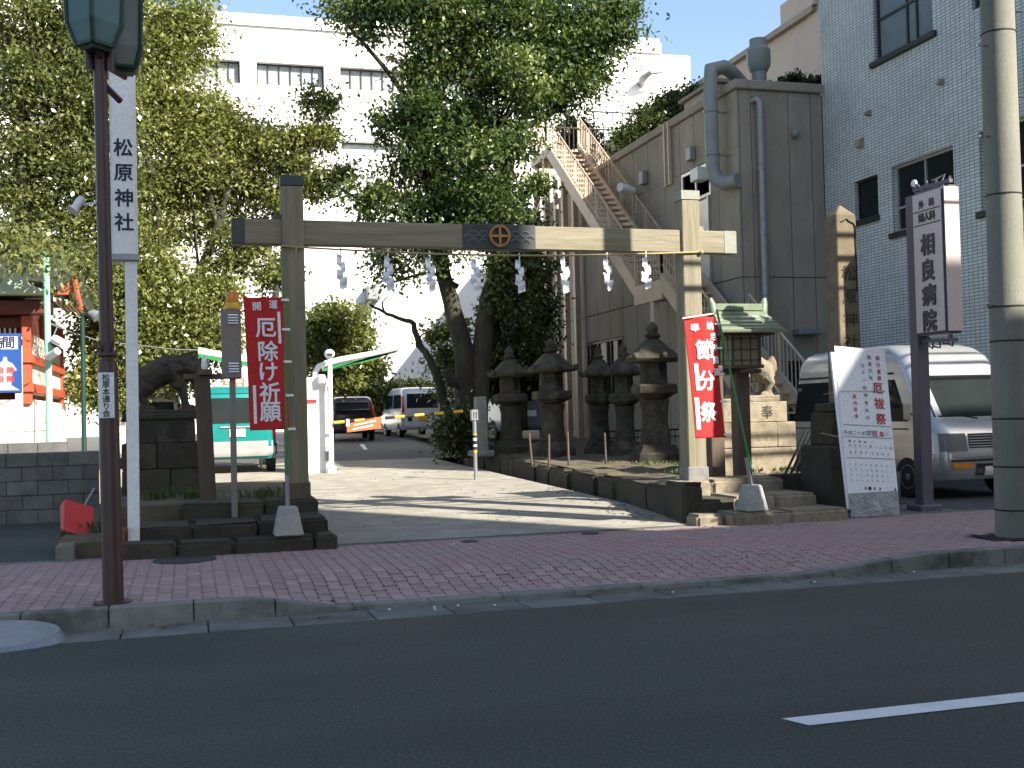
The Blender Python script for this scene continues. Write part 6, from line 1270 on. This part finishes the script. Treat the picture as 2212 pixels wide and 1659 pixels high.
MB().b2(xr_-.14, xr_-.0, ysh+5.2, ysh+5.5, zb1-.1, ztp1+.2).build('pillar', verm, sh); MB().b2(xr_-.14, xr_-.0, ysh+2.6, ysh+2.85, zb1-.1, ztp1+.2).build('pillar', verm, sh)
for k in range(12): x = px(41, 740)[0]-.085*(k+1); MB().b2(x-.016, x+.016, ysh+.19, ysh+.235, px(40, 800)[2], px(40, 706)[2]).build('lattice_bar', plaster, sh)
MB().b2(-10, px(43, 700)[0], ysh+.15, ysh+.249, px(40, 706)[2], px(40, 700)[2]+.12).build('lintel', verm_dk, sh)
MB().b2(-10, xr_+.35, ysh-.25, ysh+.3, ztp1+.01, ztp1+.22).build('eave_beam', verm_dk, sh)
e0 = px(0, 615); e1 = px(105, 637)
m = MB(); m.prism([(-10, e1[2]-.04), (e1[0], e1[2]-.04), (e1[0]+.02, e1[2]+.02), (px(70, 622)[0], px(70, 622)[2]), (px(66, 613)[0], px(66, 613)[2]), (-10, e0[2])], 'y', ysh-.6, ysh+.4); m.build('lower_roof', patina, sh, bevel=.01)
yR = ysh+3.5
m = MB(); pts = [(x, z) for x, z in ((-12, PY(0, 548, yR)[2]), (PY(160, 560, yR)[0], PY(160, 575, yR)[2]), (PY(185, 655, yR)[0]+.2, PY(185, 690, yR)[2]), (PY(120, 600, yR)[0], PY(120, 632, yR)[2]), (-12, PY(0, 598, yR)[2]))]; m.prism(pts, 'y', yR-1.8, yR+3.5); m.build('main_roof', patina_dk, sh, bevel=.02)
m = MB(); p1, p2, p3 = PY(118, 637, yR-1.9), PY(162, 598, yR-1.9), PY(162, 637, yR-1.9); m.prism([(p1[0], p1[2]), (p2[0], p2[2]), (p3[0], p3[2])], 'y', yR-1.95, yR-1.82); m.build('gable_board', verm, sh)
m = MB(); m.tube([tuple(PY(158, 590, yR-2)), tuple(PY(168, 640, yR-2)), tuple(PY(176, 670, yR-2))], .05, 6); m.build('barge_board', verm, sh)
for k in range(9): x0_ = PY(120+k*6, 640, yR-1.5)[0]; MB().b2(x0_, x0_+.05, yR-1.9, yR-.2, PY(120, 655+k*1.6, yR-1.5)[2], PY(120, 643, yR-1.5)[2]-.02*k).build('rafter', verm_dk if k % 2 else plaster, sh)
MB().b2(-12, PY(110, 600, yR)[0], yR-1.5, yR-1.3, PY(50, 625, yR)[2], PY(50, 598, yR)[2]).build('beam', verm, sh)
mp = thing('mint_pole', 'mint green painted pole carrying two white cameras before the shrine hall', 'pole', tuple(PY(107, 960, 19.8))); yM = 19.8; b_ = PY(108, 950, yM); t4 = PY(99, 545, yM)
m = MB(); zj = PY(106, 890, yM)[2]; m.tube([(b_[0], yM, .2), (b_[0], yM, zj-.02), (b_[0]-.003, yM, zj), (t4[0], yM, t4[2])], [.065, .065, .052, .05], 14); m.build('pole', mint, mp, smooth=40)
def cam_box(par, a, b, r_):
    A_, B_ = Vector(PY(*a, yM-.08)), Vector(PY(*b, yM-.3)); MB().tube([A_, A_.lerp(B_, .02), A_.lerp(B_, .98), B_], [r_*.7, r_, r_, r_*.8], 12).build('camera', whitepaint, par, smooth=40)
cam_box(mp, (118, 733), (140, 745), .075); cam_box(mp, (104, 772), (125, 758), .06)
m = MB(); m.tube([tuple(PY(100, 745, yM)), tuple(PY(122, 735, yM-.1))], .015, 6); m.tube([tuple(PY(114, 730, yM-.05)), tuple(PY(125, 702, yM-.02)), tuple(PY(104, 697, yM))], .01, 5); m.ball(tuple(PY(124, 702, yM)), .04); m.build('camera_bracket', graysteel, mp)
gl = thing('garden_lamp', 'dark green lamp pole with a small shaded spot head', 'lamp post', tuple(PY(180, 965, 20.5))); yG = 20.5; m = MB(); b_ = PY(182, 968, yG); t5 = PY(178, 690, yG); m.tube([(b_[0], yG, .2), (t5[0], yG, t5[2]), (t5[0]+.01, yG-.02, t5[2]+.08), (t5[0]+.1, yG-.05, t5[2]+.1)], [.045, .038, .03, .03], 10); m.build('pole', dkgreen, gl, smooth=40); m = MB(); c_ = (t5[0]+.1, yG-.05, t5[2]+.1); m.tube([c_, (c_[0]+.06, c_[1], c_[2]), (c_[0]+.15, c_[1]-.02, c_[2]-.06)], [.03, .07, .11], 12); m.build('lamp_head', graysteel, gl, smooth=40)
wr = tag(MB().tube([tuple(PY(x, y, 19.9+5*(x-100)/340)) for x, y in ((104, 698), (150, 716), (210, 735), (260, 742), (320, 748), (380, 755), (430, 756))], .012, 5).build('yard_cable', graysteel), 'thin grey cable sagging from the mint pole to the awning', 'cable')

# ------------------------------------------------------------------ weeds and grass
def weeds(name, label, pts, n, h, mat=lf_grass):
    V = []; Fc = []; tint = []
    for cx_, cy_, cz_, r_ in pts:
        for k in range(n):
            a = random.uniform(0, 6.28); d = r_*math.sqrt(random.random()); x, y = cx_+d*math.cos(a), cy_+d*math.sin(a); hh_ = h*random.uniform(.4, 1.2); b = random.uniform(0, 6.28); w_ = .006+.006*random.random(); le = random.uniform(.2, .8)*hh_
            o = len(V); dx, dy = math.cos(b), math.sin(b); V += [(x-dy*w_, y+dx*w_, cz_), (x+dy*w_, y-dx*w_, cz_), (x+dx*le*.5+dy*w_*.7, y+dy*le*.5-dx*w_*.7, cz_+hh_*.7), (x+dx*le, y+dy*le, cz_+hh_), (x+dx*le*.5-dy*w_*.7, y+dy*le*.5+dx*w_*.7, cz_+hh_*.7)]; Fc.append((o, o+1, o+2, o+3, o+4)); tint += [random.random()]*5
    me = bpy.data.meshes.new(name); me.from_pydata(V, [], Fc); at = me.attributes.new('tint', 'FLOAT', 'POINT'); at.data.foreach_set('value', np.array(tint, np.float32)); o = link(name, me, mat); tag(o, label, 'weeds', kind='stuff'); return o
P_ = lambda x, y, z: tuple(PZ(x, y, z))
weeds('weeds', 'straggly green weeds on the left bed and between the steps', [(*P_(x, y, z), r_) for x, y, z, r_ in ((330, 1080, .58, .15), (380, 1075, .58, .2), (420, 1078, .58, .12), (550, 1078, .58, .25), (590, 1072, .58, .25), (520, 1182, .15, .08), (540, 1185, .15, .07), (275, 1130, .32, .12), (155, 1165, .16, .12), (170, 1195, .15, .1), (300, 1110, .42, .1), (200, 1150, .35, .15))], 60, .12)
weeds('bed_grass', 'short grass tufts on the sunlit raised bed beside the right gate post', [(*P_(x, y, .53), r_) for x, y, r_ in ((1440, 1000, .3), (1400, 1003, .3), (1470, 1005, .2), (1330, 1000, .3), (1460, 1020, .2), (1660, 1012, .25), (1690, 1015, .2), (1230, 990, .4), (1300, 985, .5), (1100, 980, .5), (1030, 985, .5), (1620, 1018, .2))], 130, .06)
# pebbles and scraps near the kerb
for i in range(16):
    x = random.uniform(-.8, 7); y = random.choice((8.75, 8.7, 8.6, 9.6, 11.6)); z = 0.004 if y < 8.83 else swz(x, y); o = tag(MB().ball((x, y, z+.006), (.012, .009, .007), 6, 4).build('pebble', plate_g if i % 3 else iron), 'tiny pale or dark pebble lying near the kerb', 'pebble', 'pebbles near the kerb')

def litter(name, label, boxes, n):
    V = []; Fc = []; tint = []
    for x0, x1, y0, y1, zf, k in boxes:
        for _ in range(int(n*k)):
            x, y = random.uniform(x0, x1), random.uniform(y0, y1); z = zf(x, y)+.006; a = random.uniform(0, 6.28); L = random.uniform(.02, .045); w = L*.35; o = len(V); c_, s_ = math.cos(a), math.sin(a)
            V += [(x-c_*L, y-s_*L, z), (x+s_*w, y-c_*w, z+.006), (x+c_*L, y+s_*L, z+.002), (x-s_*w, y+c_*w, z+.008)]; Fc.append((o, o+1, o+2, o+3)); tint += [random.random()]*4
    me = bpy.data.meshes.new(name); me.from_pydata(V, [], Fc); at = me.attributes.new('tint', 'FLOAT', 'POINT'); at.data.foreach_set('value', np.array(tint, np.float32)); return tag(link(name, me, lf_litter), label, 'fallen leaves', kind='stuff')
lf_litter = leaf_mat('dead_leaf', (.08, .045, .02, 1), (.17, .1, .045, 1), (.26, .2, .09, 1), .7, .1)
litter('fallen_leaves', 'scattered brown fallen leaves along the drive edge and on the raised bed', [(5.2, 5.62, 12.6, 14.5, lambda x, y: drive(y), .5), (5.5, 5.95, 14.5, 18, lambda x, y: drive(y), .6), (2, 5.5, 12.5, 24, lambda x, y: drive(y), .6), (6.6, 9, 14.3, 24, lambda x, y: bedz(y)+.02, 2.), (-.9, 1.3, 13.6, 15, lambda x, y: .586, .6), (-1, 7, 8.5, 8.8, lambda x, y: .004, .25), (0, 7, 11.2, 12, lambda x, y: .152, .2)], 160)

for i, (px_, py_) in enumerate(((1015, 1166), (1275, 1149))):
    p = PZ(px_, py_, .17); z = drive(p[1]); tag(MB().lathe([(.1, -.01), (.1, .008), (.085, .012), (.08, .008)], 20, (p[0], p[1], z)).build('valve_cover', iron, smooth=40), ('small round iron valve cover in the drive near the pavement edge', 'small round iron valve cover in the drive toward the stone edging')[i], 'valve cover')
